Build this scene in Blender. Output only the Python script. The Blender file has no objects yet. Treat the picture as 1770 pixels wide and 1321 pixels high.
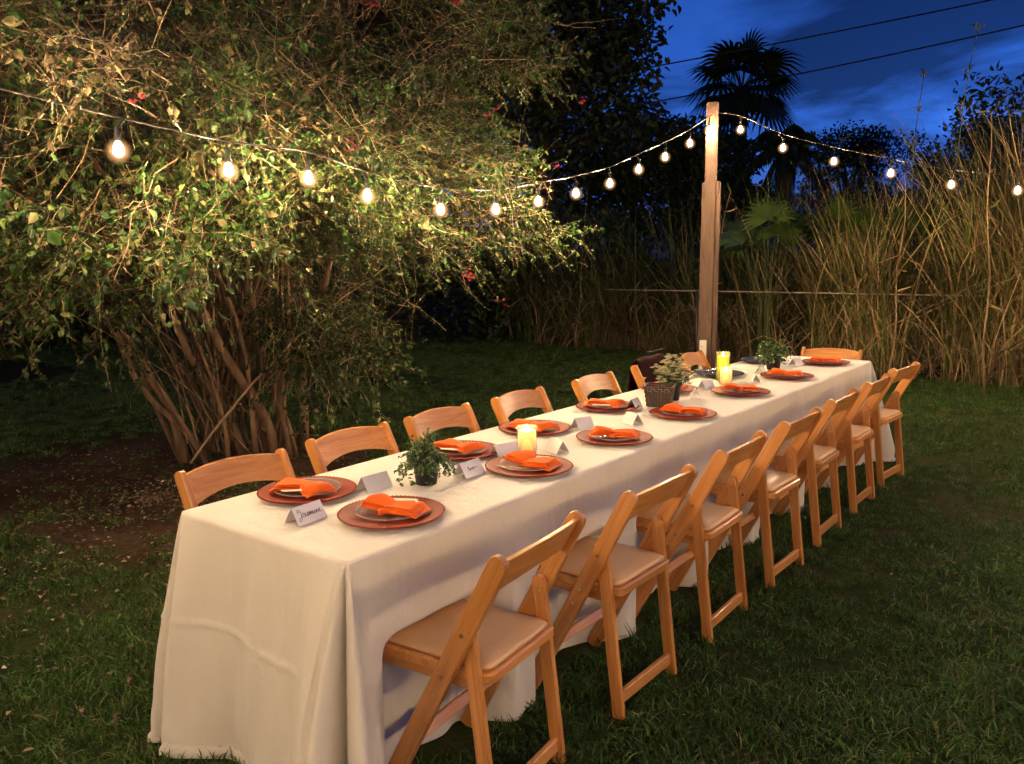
import bpy, math, random
import numpy as np
from mathutils import Vector, Matrix, noise
rng = np.random.default_rng(7)
random.seed(7)
SC = bpy.context.scene
COL = SC.collection
V = lambda *a: np.array(a, float)

# ------------------------------------------------------------------ camera
CAM = V(2.3551, -1.3589, 1.5359)
YAW, PITCH, ROLL = -.6564, .1523, -.0094
FH = V(math.sin(YAW), math.cos(YAW), 0)          # horizontal forward
RH = V(math.cos(YAW), -math.sin(YAW), 0)         # horizontal right
cd = bpy.data.cameras.new('camera'); cam = bpy.data.objects.new('camera', cd); COL.objects.link(cam)
fw = V(math.sin(YAW)*math.cos(PITCH), math.cos(YAW)*math.cos(PITCH), -math.sin(PITCH))
up = np.cross(RH, fw)
r_ = math.cos(ROLL)*RH + math.sin(ROLL)*up; u_ = -math.sin(ROLL)*RH + math.cos(ROLL)*up
cam.matrix_world = Matrix(((r_[0], u_[0], -fw[0], CAM[0]), (r_[1], u_[1], -fw[1], CAM[1]), (r_[2], u_[2], -fw[2], CAM[2]), (0, 0, 0, 1)))
cd.sensor_width = 36; cd.lens = 1437.5/1770*36; cd.clip_end = 1500; cd.clip_start = .05
SC.camera = cam

# ------------------------------------------------------------------ sky at dusk
w = bpy.data.worlds.new('World'); SC.world = w; w.use_nodes = True
nt = w.node_tree; nt.nodes.clear(); N = nt.nodes.new; K = nt.links.new
out = N('ShaderNodeOutputWorld'); bg = N('ShaderNodeBackground'); K(bg.outputs[0], out.inputs[0])
sky = N('ShaderNodeTexSky'); sky.sky_type = 'NISHITA'; sky.sun_disc = False
sky.sun_elevation = math.radians(-3.2); sky.sun_rotation = math.radians(25); sky.ozone_density = 3.0; sky.dust_density = .3
hs = N('ShaderNodeHueSaturation'); hs.inputs['Saturation'].default_value = 1.25; K(sky.outputs[0], hs.inputs['Color'])
tint = N('ShaderNodeMix'); tint.data_type = 'RGBA'; tint.blend_type = 'MULTIPLY'; tint.inputs[0].default_value = 1
tint.inputs[7].default_value = (.50, 1.0, 1.28, 1); bw = N('ShaderNodeRGBToBW'); K(sky.outputs[0], bw.inputs[0])
bl = N('ShaderNodeMix'); bl.data_type = 'RGBA'; bl.blend_type = 'MULTIPLY'; bl.inputs[0].default_value = 1; bl.inputs[7].default_value = (.42, .95, 3.6, 1); K(bw.outputs[0], bl.inputs[6])
b2 = N('ShaderNodeMix'); b2.data_type = 'RGBA'; b2.inputs[0].default_value = .8; K(hs.outputs[0], b2.inputs[6]); K(bl.outputs[2], b2.inputs[7])
K(b2.outputs[2], tint.inputs[6])
tc = N('ShaderNodeTexCoord'); mp = N('ShaderNodeMapping'); mp.inputs['Scale'].default_value = (1.8, 1.8, 7); mp.inputs['Location'].default_value = (1.7, .1, .9)
mp.inputs['Rotation'].default_value = (math.radians(-5), math.radians(7), 0)
K(tc.outputs['Generated'], mp.inputs[0])
cn = N('ShaderNodeTexNoise'); cn.inputs['Scale'].default_value = 1.5; cn.inputs['Detail'].default_value = 7; cn.inputs['Roughness'].default_value = .58; cn.inputs['Distortion'].default_value = .5
K(mp.outputs[0], cn.inputs[0])
cr = N('ShaderNodeValToRGB'); cr.color_ramp.elements[0].position = .45; cr.color_ramp.elements[1].position = .64
# the cloud bank thickens towards the upper right
cb = fw+r_*.56+u_*.40; cb = cb/np.linalg.norm(cb)
dp = N('ShaderNodeVectorMath'); dp.operation = 'DOT_PRODUCT'; dp.inputs[1].default_value = tuple(cb); K(tc.outputs['Generated'], dp.inputs[0])
mr0 = N('ShaderNodeMapRange'); mr0.interpolation_type = 'SMOOTHSTEP'
for i_, v_ in ((1, .955), (2, .998), (3, -.07), (4, .12)): mr0.inputs[i_].default_value = v_
K(dp.outputs['Value'], mr0.inputs[0]); ca = N('ShaderNodeMath'); K(cn.outputs[0], ca.inputs[0]); K(mr0.outputs[0], ca.inputs[1])
K(ca.outputs[0], cr.inputs[0])
cm = N('ShaderNodeMix'); cm.data_type = 'RGBA'; cm.blend_type = 'MULTIPLY'
cm.inputs[7].default_value = (.27, .24, .23, 1)
K(cr.outputs[0], cm.inputs[0]); K(tint.outputs[2], cm.inputs[6]); K(cm.outputs[2], bg.inputs[0])
bg.inputs[1].default_value = 2.4

SC.view_settings.view_transform = 'Standard'; SC.view_settings.look = 'None'
SC.view_settings.exposure = 0; SC.view_settings.gamma = 1
SC.view_settings.use_curve_mapping = False
cy = SC.cycles
cy.use_denoising = True; cy.max_bounces = 8; cy.diffuse_bounces = 5; cy.glossy_bounces = 3; cy.transmission_bounces = 4
cy.transparent_max_bounces = 10; cy.sample_clamp_indirect = 8; cy.caustics_reflective = False; cy.caustics_refractive = False
cy.use_light_tree = True
BULB_L = 4100.0
LAMP = (1.0, .69, .38)

# ------------------------------------------------------------------ materials
MATS = {}
def new_mat(name):
    m = bpy.data.materials.new(name); m.use_nodes = True
    nt = m.node_tree; nt.nodes.clear(); MATS[name] = m
    o = nt.nodes.new('ShaderNodeOutputMaterial'); b = nt.nodes.new('ShaderNodeBsdfPrincipled')
    nt.links.new(b.outputs[0], o.inputs[0])
    return m, nt, b, o
def ramp(nt, src, stops):
    r = nt.nodes.new('ShaderNodeValToRGB'); e = r.color_ramp.elements
    while len(e) < len(stops): e.new(.5)
    for k, (p, c) in enumerate(stops): e[k].position = p; e[k].color = (*c, 1)
    nt.links.new(src, r.inputs[0]); return r.outputs[0]
def noise_node(nt, coord, scale, detail=4, rough=.55, sc=(1, 1, 1), dist=0):
    mp = nt.nodes.new('ShaderNodeMapping'); mp.inputs['Scale'].default_value = sc; nt.links.new(coord, mp.inputs[0])
    n = nt.nodes.new('ShaderNodeTexNoise'); n.inputs['Scale'].default_value = scale; n.inputs['Detail'].default_value = detail
    n.inputs['Roughness'].default_value = rough; n.inputs['Distortion'].default_value = dist
    nt.links.new(mp.outputs[0], n.inputs[0]); return n.outputs[0]
def bump(nt, src, b, strength=.3, dist=.01):
    n = nt.nodes.new('ShaderNodeBump'); n.inputs['Strength'].default_value = strength; n.inputs['Distance'].default_value = dist
    nt.links.new(src, n.inputs['Height']); nt.links.new(n.outputs[0], b.inputs['Normal'])
def mat(name, stops, scale=8, rough=.6, sc=(1, 1, 1), spec=.5, bs=0, bd=.005, coat=0, coord='Object', detail=4, metal=0, bscale=None):
    m, nt, b, o = new_mat(name)
    tc = nt.nodes.new('ShaderNodeTexCoord').outputs[coord]
    n = noise_node(nt, tc, scale, detail, sc=sc)
    nt.links.new(ramp(nt, n, stops), b.inputs['Base Color'])
    b.inputs['Roughness'].default_value = rough; b.inputs['Specular IOR Level'].default_value = spec; b.inputs['Metallic'].default_value = metal
    b.inputs['Coat Weight'].default_value = coat; b.inputs['Coat Roughness'].default_value = .15
    if bs: bump(nt, noise_node(nt, tc, bscale or scale*3, 5, sc=sc), b, bs, bd)
    return m
def leafmat(name, stops, rough=.45, trans=.25, spec=.4, patch=0, dark=.5):
    """every leaf (mesh island) takes its own colour from the ramp; optional large patches"""
    m, nt, b, o = new_mat(name)
    g = nt.nodes.new('ShaderNodeNewGeometry')
    col = ramp(nt, g.outputs['Random Per Island'], stops)
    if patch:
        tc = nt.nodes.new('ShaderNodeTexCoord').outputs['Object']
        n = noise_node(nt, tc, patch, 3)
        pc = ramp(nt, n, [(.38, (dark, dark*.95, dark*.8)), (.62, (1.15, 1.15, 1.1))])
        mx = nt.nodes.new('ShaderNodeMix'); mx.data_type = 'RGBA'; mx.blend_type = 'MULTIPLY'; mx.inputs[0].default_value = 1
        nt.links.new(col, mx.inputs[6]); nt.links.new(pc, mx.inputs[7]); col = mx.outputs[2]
    nt.links.new(col, b.inputs['Base Color']); b.inputs['Roughness'].default_value = rough; b.inputs['Specular IOR Level'].default_value = spec
    if trans:
        t = nt.nodes.new('ShaderNodeBsdfTranslucent'); nt.links.new(col, t.inputs[0])
        mxs = nt.nodes.new('ShaderNodeMixShader'); mxs.inputs[0].default_value = trans
        nt.links.new(b.outputs[0], mxs.inputs[1]); nt.links.new(t.outputs[0], mxs.inputs[2]); nt.links.new(mxs.outputs[0], o.inputs[0])
    return m
def woodmat(name, stops, rough=.35, coat=.35, fine=1.0):
    m, nt, b, o = new_mat(name)
    at = nt.nodes.new('ShaderNodeAttribute'); at.attribute_name = 'grain'
    oi = nt.nodes.new('ShaderNodeObjectInfo'); sca = nt.nodes.new('ShaderNodeMath'); sca.operation = 'MULTIPLY'; sca.inputs[1].default_value = 37
    nt.links.new(oi.outputs['Random'], sca.inputs[0])
    add = nt.nodes.new('ShaderNodeVectorMath'); add.operation = 'ADD'; nt.links.new(at.outputs['Vector'], add.inputs[0]); nt.links.new(sca.outputs[0], add.inputs[1])
    n1 = noise_node(nt, add.outputs[0], 9, 5, .6, sc=(.35, 4, 4), dist=.6)
    n2 = noise_node(nt, add.outputs[0], 60, 3, .6, sc=(.12, 4, 4))
    mx = nt.nodes.new('ShaderNodeMath'); mx.operation = 'MULTIPLY_ADD'; mx.inputs[1].default_value = .45*fine; nt.links.new(n2, mx.inputs[0]); nt.links.new(n1, mx.inputs[2])
    col = ramp(nt, mx.outputs[0], stops)
    hv = nt.nodes.new('ShaderNodeHueSaturation'); nt.links.new(col, hv.inputs['Color'])
    ma = nt.nodes.new('ShaderNodeMapRange'); ma.inputs[3].default_value = .82; ma.inputs[4].default_value = 1.15
    nt.links.new(oi.outputs['Random'], ma.inputs[0]); nt.links.new(ma.outputs[0], hv.inputs['Value'])
    nt.links.new(hv.outputs[0], b.inputs['Base Color'])
    b.inputs['Roughness'].default_value = rough; b.inputs['Coat Weight'].default_value = coat; b.inputs['Coat Roughness'].default_value = .18
    bump(nt, mx.outputs[0], b, .12, .002)
    return m
def emis(name, col, s):
    m, nt, b, o = new_mat(name)
    e = nt.nodes.new('ShaderNodeEmission'); e.inputs[0].default_value = (*col, 1); e.inputs[1].default_value = s
    nt.links.new(e.outputs[0], o.inputs[0]); return m
def glassy(name, tint=(1, 1, 1), body=.12, rough=.05, base=.4):
    m, nt, b, o = new_mat(name)
    t = nt.nodes.new('ShaderNodeBsdfTransparent'); t.inputs[0].default_value = (*tint, 1)
    b.inputs['Base Color'].default_value = (base, base, base, 1); b.inputs['Roughness'].default_value = rough
    b.inputs['Coat Weight'].default_value = 1; b.inputs['Coat Roughness'].default_value = .03
    lw = nt.nodes.new('ShaderNodeLayerWeight'); lw.inputs[0].default_value = .35
    mr = nt.nodes.new('ShaderNodeMapRange'); mr.inputs[3].default_value = body; mr.inputs[4].default_value = min(1, body+.28); nt.links.new(lw.outputs['Fresnel'], mr.inputs[0])
    mx = nt.nodes.new('ShaderNodeMixShader'); nt.links.new(mr.outputs[0], mx.inputs[0]); nt.links.new(t.outputs[0], mx.inputs[1]); nt.links.new(b.outputs[0], mx.inputs[2])
    nt.links.new(mx.outputs[0], o.inputs[0]); return m

M = {}
M['chair_wood'] = woodmat('chair_wood', [(.35, (.27, .095, .022)), (.6, (.48, .19, .048)), (.85, (.61, .28, .085))])
M['post_wood'] = woodmat('post_wood', [(.3, (.035, .018, .011)), (.55, (.08, .042, .026)), (.85, (.15, .088, .058))], rough=.7, coat=0)
M['pad'] = mat('seat_vinyl', [(.3, (.62, .37, .17)), (.7, (.72, .45, .22))], 5, .38, bs=.15, bd=.002, bscale=160)
M['bolt'] = mat('bolt_brass', [(0, (.85, .72, .45)), (1, (.92, .8, .55))], 5, .25, metal=1)
M['darkmetal'] = mat('dark_metal', [(0, (.03, .03, .03)), (1, (.06, .05, .05))], 9, .45, metal=.6)
M['copper'] = mat('copper_plate', [(.3, (.20, .019, .004)), (.7, (.27, .029, .007))], 12, .5, spec=.14, coat=.0, bs=.06, bscale=60, bd=.002)
M['orange'] = mat('orange_cotton', [(.3, (.78, .12, .012)), (.7, (.95, .17, .02))], 20, .85, spec=.2, bs=.25, bd=.001, bscale=420)
M['cream'] = mat('cream_paper', [(.3, (.78, .68, .42)), (.7, (.86, .78, .55))], 20, .6)
M['silver'] = mat('silver_metal', [(0, (.6, .6, .6)), (1, (.75, .75, .72))], 9, .25, metal=1)
M['paper'] = mat('white_card', [(.3, (.76, .72, .72)), (.7, (.82, .78, .78))], 9, .7)
M['ink'] = mat('brown_ink', [(0, (.05, .035, .03)), (1, (.07, .05, .04))], 9, .6)
M['pot'] = mat('black_plastic', [(.3, (.012, .013, .014)), (.7, (.022, .022, .022))], 9, .45)
M['potsoil'] = mat('potting_soil', [(.3, (.02, .012, .008)), (.7, (.05, .03, .02))], 60, .95)
M['basket'] = mat('dark_wicker', [(.3, (.035, .02, .014)), (.7, (.085, .05, .03))], 30, .6)
M['darkplate'] = mat('dark_ceramic', [(0, (.02, .018, .018)), (1, (.03, .028, .028))], 9, .25)
M['jacket'] = mat('maroon_cloth', [(.3, (.014, .002, .003)), (.7, (.030, .004, .005))], 9, .8, spec=.1, bs=.2, bscale=300, bd=.001)
M['bag'] = mat('black_cloth', [(.3, (.008, .008, .01)), (.7, (.016, .016, .02))], 9, .7)
M['glass'] = glassy('clear_glass', body=.02)
M['vase'] = glassy('vase_glass', (.93, .96, .80), body=.05)
def bulbmat():
    m, nt, b, o = new_mat('warm_bulb')
    e = nt.nodes.new('ShaderNodeEmission'); lw = nt.nodes.new('ShaderNodeLayerWeight'); lw.inputs[0].default_value = .5
    inv = nt.nodes.new('ShaderNodeMath'); inv.operation = 'SUBTRACT'; inv.inputs[0].default_value = 1; nt.links.new(lw.outputs['Facing'], inv.inputs[1])
    pw = nt.nodes.new('ShaderNodeMath'); pw.operation = 'POWER'; pw.inputs[1].default_value = 3.0; nt.links.new(inv.outputs[0], pw.inputs[0])
    ml = nt.nodes.new('ShaderNodeMath'); ml.operation = 'MULTIPLY_ADD'; ml.inputs[1].default_value = BULB_L; ml.inputs[2].default_value = .5; nt.links.new(pw.outputs[0], ml.inputs[0])
    e.inputs[0].default_value = (*LAMP, 1); nt.links.new(ml.outputs[0], e.inputs[1]); nt.links.new(e.outputs[0], o.inputs[0]); return m
M['bulb'] = bulbmat()
def halomat():  # clear shell with edge-fading emission, painting a bloom around the bulb
    m, nt, b, o = new_mat('bulb_halo')
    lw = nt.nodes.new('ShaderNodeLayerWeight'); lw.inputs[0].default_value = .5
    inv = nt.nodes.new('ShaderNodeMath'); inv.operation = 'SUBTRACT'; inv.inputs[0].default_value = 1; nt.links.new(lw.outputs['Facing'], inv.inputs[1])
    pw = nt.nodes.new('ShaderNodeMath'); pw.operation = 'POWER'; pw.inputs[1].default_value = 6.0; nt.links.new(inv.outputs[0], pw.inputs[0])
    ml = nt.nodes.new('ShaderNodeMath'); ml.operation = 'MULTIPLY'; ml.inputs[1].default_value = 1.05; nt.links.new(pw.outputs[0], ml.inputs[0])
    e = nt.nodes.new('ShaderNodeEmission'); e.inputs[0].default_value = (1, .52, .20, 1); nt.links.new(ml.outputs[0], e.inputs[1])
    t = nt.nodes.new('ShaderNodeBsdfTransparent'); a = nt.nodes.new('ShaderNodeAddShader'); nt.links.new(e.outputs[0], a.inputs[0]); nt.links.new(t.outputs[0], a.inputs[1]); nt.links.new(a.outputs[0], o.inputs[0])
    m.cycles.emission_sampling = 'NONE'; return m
M['halo'] = halomat()
M['socket'] = mat('black_rubber', [(0, (.012, .012, .012)), (1, (.02, .02, .02))], 9, .6)
M['cable'] = mat('cable_rubber', [(0, (.03, .026, .022)), (1, (.05, .04, .035))], 9, .5)
M['flame'] = emis('candle_flame', (1, .62, .22), 700)
M['wire'] = mat('utility_wire', [(0, (.01, .01, .012)), (1, (.02, .02, .022))], 9, .6)
M['railmetal'] = mat('dull_galvanised_rail', [(.3, (.16, .12, .09)), (.7, (.28, .22, .17))], 9, .6)
M['stake'] = mat('white_paint', [(.3, (.6, .58, .5)), (.7, (.75, .73, .66))], 9, .6)
M['bark'] = mat('grey_brown_bark', [(.3, (.13, .075, .04)), (.7, (.32, .2, .12))], 6, .85, sc=(3, 3, .6), bs=.8, bd=.01, bscale=26)
M['darkbark'] = mat('dark_bark', [(.3, (.03, .02, .012)), (.7, (.07, .045, .03))], 6, .9, sc=(3, 3, .6), bs=.6, bd=.02)
M['twig'] = leafmat('dry_twig', [(0, (.08, .05, .028)), (.5, (.19, .12, .07)), (1, (.38, .26, .15))], trans=0, rough=.7)
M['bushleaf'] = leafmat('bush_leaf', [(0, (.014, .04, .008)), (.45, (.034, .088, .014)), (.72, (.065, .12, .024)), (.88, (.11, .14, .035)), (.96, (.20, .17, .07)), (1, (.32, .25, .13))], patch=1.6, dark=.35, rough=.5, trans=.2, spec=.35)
M['dryleaf'] = leafmat('dry_bush_leaf', [(0, (.045, .035, .015)), (.4, (.10, .07, .03)), (.7, (.17, .11, .05)), (.9, (.12, .14, .04)), (1, (.34, .22, .12))], patch=1.4, rough=.6, trans=.2)
M['bract'] = mat('magenta_bract', [(.3, (.20, .004, .022)), (.7, (.34, .010, .045))], 30, .6)
M['potleaf'] = leafmat('pot_plant_leaf', [(0, (.05, .10, .035)), (.6, (.10, .19, .06)), (1, (.28, .36, .16))], trans=.25)
M['whitebloom'] = leafmat('cream_blossom', [(0, (.75, .70, .40)), (1, (.9, .86, .62))], trans=.2)
M['grass'] = leafmat('lawn_blade', [(0, (.032, .090, .012)), (.55, (.058, .160, .022)), (.86, (.105, .215, .038)), (.96, (.22, .20, .08)), (1, (.30, .25, .12))], rough=.5, trans=.25, patch=2.2, dark=.38)
M['reed'] = leafmat('reed_blade', [(0, (.07, .10, .02)), (.35, (.17, .18, .05)), (.5, (.28, .19, .09)), (.85, (.45, .30, .155)), (1, (.62, .46, .28))], trans=.2, rough=.6, patch=1.1, dark=.4)
M['greenreed'] = leafmat('green_reed_blade', [(0, (.06, .09, .022)), (.6, (.10, .13, .035)), (.85, (.20, .16, .07)), (1, (.34, .23, .12))], trans=.2, rough=.6, patch=1.1, dark=.45)
M['palmetto'] = leafmat('palmetto_leaf', [(0, (.028, .055, .012)), (1, (.06, .10, .022))], trans=.15)
M['treeleaf'] = leafmat('night_tree_leaf', [(0, (.012, .020, .008)), (1, (.030, .045, .015))], trans=.1, rough=.6)
M['litter'] = leafmat('fallen_leaf', [(0, (.10, .055, .03)), (.6, (.17, .11, .065)), (.9, (.28, .20, .13)), (1, (.45, .37, .27))], trans=0, rough=.7)

def cloth_material():
    m, nt, b, o = new_mat('ivory_tablecloth')
    tc = nt.nodes.new('ShaderNodeTexCoord').outputs['Object']
    n = noise_node(nt, tc, 1.4, 4)
    nt.links.new(ramp(nt, n, [(.3, (.64, .59, .50)), (.7, (.71, .66, .57))]), b.inputs['Base Color'])
    b.inputs['Roughness'].default_value = .62; b.inputs['Specular IOR Level'].default_value = .3; b.inputs['Sheen Weight'].default_value = .25
    a = noise_node(nt, tc, 7, 6, .62, sc=(1, 1, .45), dist=.8); w = noise_node(nt, tc, 700, 2)
    ad = nt.nodes.new('ShaderNodeMath'); ad.operation = 'MULTIPLY_ADD'; ad.inputs[1].default_value = .04
    nt.links.new(w, ad.inputs[0]); nt.links.new(a, ad.inputs[2])
    bump(nt, ad.outputs[0], b, .5, .016)
    return m
M['cloth'] = cloth_material()

def ground_material():
    m, nt, b, o = new_mat('soil_and_turf')
    tc = nt.nodes.new('ShaderNodeTexCoord').outputs['Object']
    n = noise_node(nt, tc, .8, 8, .7); f = noise_node(nt, tc, 26, 6, .7)
    mx = nt.nodes.new('ShaderNodeMath'); mx.operation = 'MULTIPLY_ADD'; mx.inputs[1].default_value = .7; nt.links.new(f, mx.inputs[0]); nt.links.new(n, mx.inputs[2])
    turf = ramp(nt, mx.outputs[0], [(.55, (.010, .016, .005)), (.8, (.024, .038, .010)), (1, (.05, .045, .02))])
    soil = ramp(nt, mx.outputs[0], [(.55, (.024, .013, .008)), (.8, (.050, .027, .016)), (1, (.10, .062, .04))])
    # bare soil in a ring under the bush
    vm = nt.nodes.new('ShaderNodeVectorMath'); vm.operation = 'DISTANCE'; vm.inputs[1].default_value = (-2.9, 1.7, 0); nt.links.new(tc, vm.inputs[0])
    ad = nt.nodes.new('ShaderNodeMath'); ad.operation = 'MULTIPLY_ADD'; ad.inputs[1].default_value = 1.6; nt.links.new(n, ad.inputs[0]); nt.links.new(vm.outputs['Value'], ad.inputs[2])
    k = nt.nodes.new('ShaderNodeMapRange'); k.inputs[1].default_value = 2.1; k.inputs[2].default_value = 2.8; nt.links.new(ad.outputs[0], k.inputs[0])
    mm = nt.nodes.new('ShaderNodeMix'); mm.data_type = 'RGBA'; nt.links.new(k.outputs[0], mm.inputs[0]); nt.links.new(soil, mm.inputs[6]); nt.links.new(turf, mm.inputs[7])
    nt.links.new(mm.outputs[2], b.inputs['Base Color']); b.inputs['Roughness'].default_value = .95; b.inputs['Specular IOR Level'].default_value = .1
    bump(nt, f, b, .8, .03); return m
M['ground'] = ground_material()

# ------------------------------------------------------------------ mesh helpers
def fmesh(name, verts, faces, material, parent=None, smooth=False, link=True, grain=None):
    """verts (N,3); faces a list/array of equal-length or mixed index tuples"""
    me = bpy.data.meshes.new(name)
    verts = np.asarray(verts, np.float32)
    if isinstance(faces, np.ndarray):
        n, k = faces.shape
        me.vertices.add(len(verts)); me.vertices.foreach_set('co', verts.ravel())
        me.loops.add(n*k); me.loops.foreach_set('vertex_index', faces.astype(np.int32).ravel())
        me.polygons.add(n); me.polygons.foreach_set('loop_start', np.arange(0, n*k, k, dtype=np.int32))
        me.update(calc_edges=True); me.validate()
    else:
        me.from_pydata([tuple(map(float, v)) for v in verts], [], [tuple(map(int, f)) for f in faces])
    if smooth: me.polygons.foreach_set('use_smooth', np.ones(len(me.polygons), bool))
    if grain is not None:
        a = me.attributes.new('grain', 'FLOAT_VECTOR', 'POINT'); a.data.foreach_set('vector', np.asarray(grain, np.float32).ravel())
    me.materials.append(material)
    o = bpy.data.objects.new(name, me)
    if link: COL.objects.link(o)
    if parent is not None: o.parent = parent
    return o
def tag(o, label=None, cat=None, group=None, kind=None):
    if label: o['label'] = label
    if cat: o['category'] = cat
    if group: o['group'] = group
    if kind: o['kind'] = kind
    return o
def empty(name, loc, label, cat, group=None, rz=0):
    o = bpy.data.objects.new(name, None); COL.objects.link(o); o.location = loc; o.rotation_euler = (0, 0, rz); o.empty_display_size = .1
    return tag(o, label, cat, group)
def norm(v): v = np.asarray(v, float); return v/max(np.linalg.norm(v), 1e-9)

class MB:
    def __init__(s): s.v = []; s.f = []; s.g = []
    def add(s, vs, fs, gs=None):
        n = len(s.v); s.v += [tuple(x) for x in vs]; s.f += [tuple(i+n for i in f) for f in fs]
        s.g += [tuple(x) for x in (gs if gs is not None else vs)]; return s
    def bar(s, a, b, w, t, wdir, ch=.003, round_a=False):
        """board from a to b, breadth w along wdir, thickness t across, chamfered edges; optional rounded end at a"""
        a = V(*a); b = V(*b); d = b-a; L = np.linalg.norm(d); d = d/L
        wd = V(*wdir); wd = norm(wd - d*(wd@d)); td = np.cross(d, wd)
        hw, ht = w/2, t/2
        sec = [(-hw+ch, -ht), (hw-ch, -ht), (hw, -ht+ch), (hw, ht-ch), (hw-ch, ht), (-hw+ch, ht), (-hw, ht-ch), (-hw, -ht+ch)]
        rows = [(0, 1)]
        if round_a: rows = [(0, .35), (hw*.15, .68), (hw*.4, .88), (hw*.95, 1)]
        else: rows = [(0, .94), (ch, 1)]
        rows += [(L-ch, 1), (L, .94)]
        vs, gs = [], []
        for (l, k) in rows:
            for (p, q) in sec:
                vs.append(a+d*l+wd*p*k+td*q*(k if l in (0, L) and not round_a else 1)); gs.append((l, p, q))
        fs = []
        for i in range(len(rows)-1):
            for j in range(8): fs.append((i*8+j, i*8+(j+1) % 8, (i+1)*8+(j+1) % 8, (i+1)*8+j))
        fs.append(tuple(range(7, -1, -1))); fs.append(tuple((len(rows)-1)*8+j for j in range(8)))
        return s.add(vs, fs, gs)
    def tube(s, pts, rad, n=8, cap=True):
        pts = [V(*p) for p in pts]; rad = [rad]*len(pts) if np.isscalar(rad) else rad
        ref = V(0, 0, 1) if abs(norm(pts[-1]-pts[0])[2]) < .9 else V(1, 0, 0)
        vs, gs = [], []; l = 0
        for i, p in enumerate(pts):
            d = norm(pts[min(i+1, len(pts)-1)]-pts[max(i-1, 0)]); x = norm(np.cross(ref, d)); y = np.cross(d, x)
            if i: l += np.linalg.norm(p-pts[i-1])
            for j in range(n):
                a = 2*math.pi*j/n; vs.append(p+rad[i]*(math.cos(a)*x+math.sin(a)*y)); gs.append((l, math.cos(a)*rad[i], math.sin(a)*rad[i]))
        fs = [(i*n+j, i*n+(j+1) % n, (i+1)*n+(j+1) % n, (i+1)*n+j) for i in range(len(pts)-1) for j in range(n)]
        if cap: fs += [tuple(range(n-1, -1, -1)), tuple((len(pts)-1)*n+j for j in range(n))]
        return s.add(vs, fs, gs)
    def lathe(s, prof, n=32, c=(0, 0, 0), cap=False):
        vs = [(c[0]+r*math.cos(2*math.pi*j/n), c[1]+r*math.sin(2*math.pi*j/n), c[2]+z) for r, z in prof for j in range(n)]
        fs = [(i*n+j, i*n+(j+1) % n, (i+1)*n+(j+1) % n, (i+1)*n+j) for i in range(len(prof)-1) for j in range(n)]
        if cap: fs += [tuple(range(n-1, -1, -1)), tuple((len(prof)-1)*n+j for j in range(n))]
        return s.add(vs, fs)
    def ball(s, c, r, n=8, sz=1):
        m = n//2+1
        prof = [(r*math.sin(math.pi*i/m), r*sz*-math.cos(math.pi*i/m)) for i in range(m+1)]
        prof[0] = (r*.02, prof[0][1]); prof[-1] = (r*.02, prof[-1][1])
        return s.lathe(prof, n, c, True)
    def build(s, name, material, parent=None, smooth=False):
        return fmesh(name, s.v, s.f, material, parent, smooth, grain=s.g)

def ribbons(cen, side):
    """cen, side (N,S,3): side already holds the half width; returns verts, quad faces"""
    n, S, _ = cen.shape
    v = np.stack([cen-side, cen+side], 2).reshape(-1, 3)
    b = (np.arange(n)*S*2)[:, None] + (np.arange(S-1)*2)[None]
    f = np.stack([b, b+1, b+3, b+2], -1).reshape(-1, 4)
    return v, f
def leaves(p, d, nrm, L, W, fold=.25):
    """folded pointed leaves: 4 verts+ridge, two quads each"""
    d = d/np.linalg.norm(d, axis=1, keepdims=True); sd = np.cross(d, nrm); sd /= np.linalg.norm(sd, axis=1, keepdims=True)+1e-9
    up = np.cross(sd, d); L = L[:, None]; W = W[:, None]
    base = p; tip = p+d*L-up*L*.12; ml = p+d*L*.42+up*W*0
    l = p+d*L*.38-sd*W/2+up*W*fold; r = p+d*L*.38+sd*W/2+up*W*fold
    l2 = p+d*L*.72-sd*W*.33+up*W*fold*.5; r2 = p+d*L*.72+sd*W*.33+up*W*fold*.5
    v = np.stack([base, l, l2, tip, r2, r], 1).reshape(-1, 3)
    b = (np.arange(len(p))*6)[:, None]
    f = np.concatenate([b+np.array([[0, 1, 2, 3]]), b+np.array([[0, 3, 4, 5]])], 1).reshape(-1, 4)
    return v, f
def unit(n):
    v = rng.normal(size=(n, 3)); return v/np.linalg.norm(v, axis=1, keepdims=True)
def cat(parts):
    vs, fs, o = [], [], 0
    for v, f in parts: vs.append(v); fs.append(f+o); o += len(v)
    return np.concatenate(vs), np.concatenate(fs)
def thin_tubes(pts, rad):
    """(N,S,3) polylines as three-sided tubes"""
    n, S, _ = pts.shape
    d = np.gradient(pts, axis=1); d /= np.linalg.norm(d, axis=2, keepdims=True)+1e-9
    ref = np.zeros_like(d); ref[..., 2] = 1; ref[..., 0] = .2
    x = np.cross(ref, d); x /= np.linalg.norm(x, axis=2, keepdims=True)+1e-9; y = np.cross(d, x)
    if np.ndim(rad) == 1: rad = rad[:, None]*np.linspace(1, .4, S)[None]
    R = rad[..., None]
    ring = np.stack([pts+R*(math.cos(a)*x+math.sin(a)*y) for a in (0, 2.094, 4.189)], 2)
    v = ring.reshape(-1, 3)
    b = (np.arange(n)*S*3)[:, None]+(np.arange(S-1)*3)[None]
    f = np.stack([np.stack([b+j, b+(j+1) % 3, b+3+(j+1) % 3, b+3+j], -1) for j in range(3)], 2).reshape(-1, 4)
    return v, f
def ld(l, d, z): return CAM*V(1, 1, 0) + RH*l + FH*d + V(0, 0, z)   # lateral / forward metres from the viewer's spot

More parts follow.
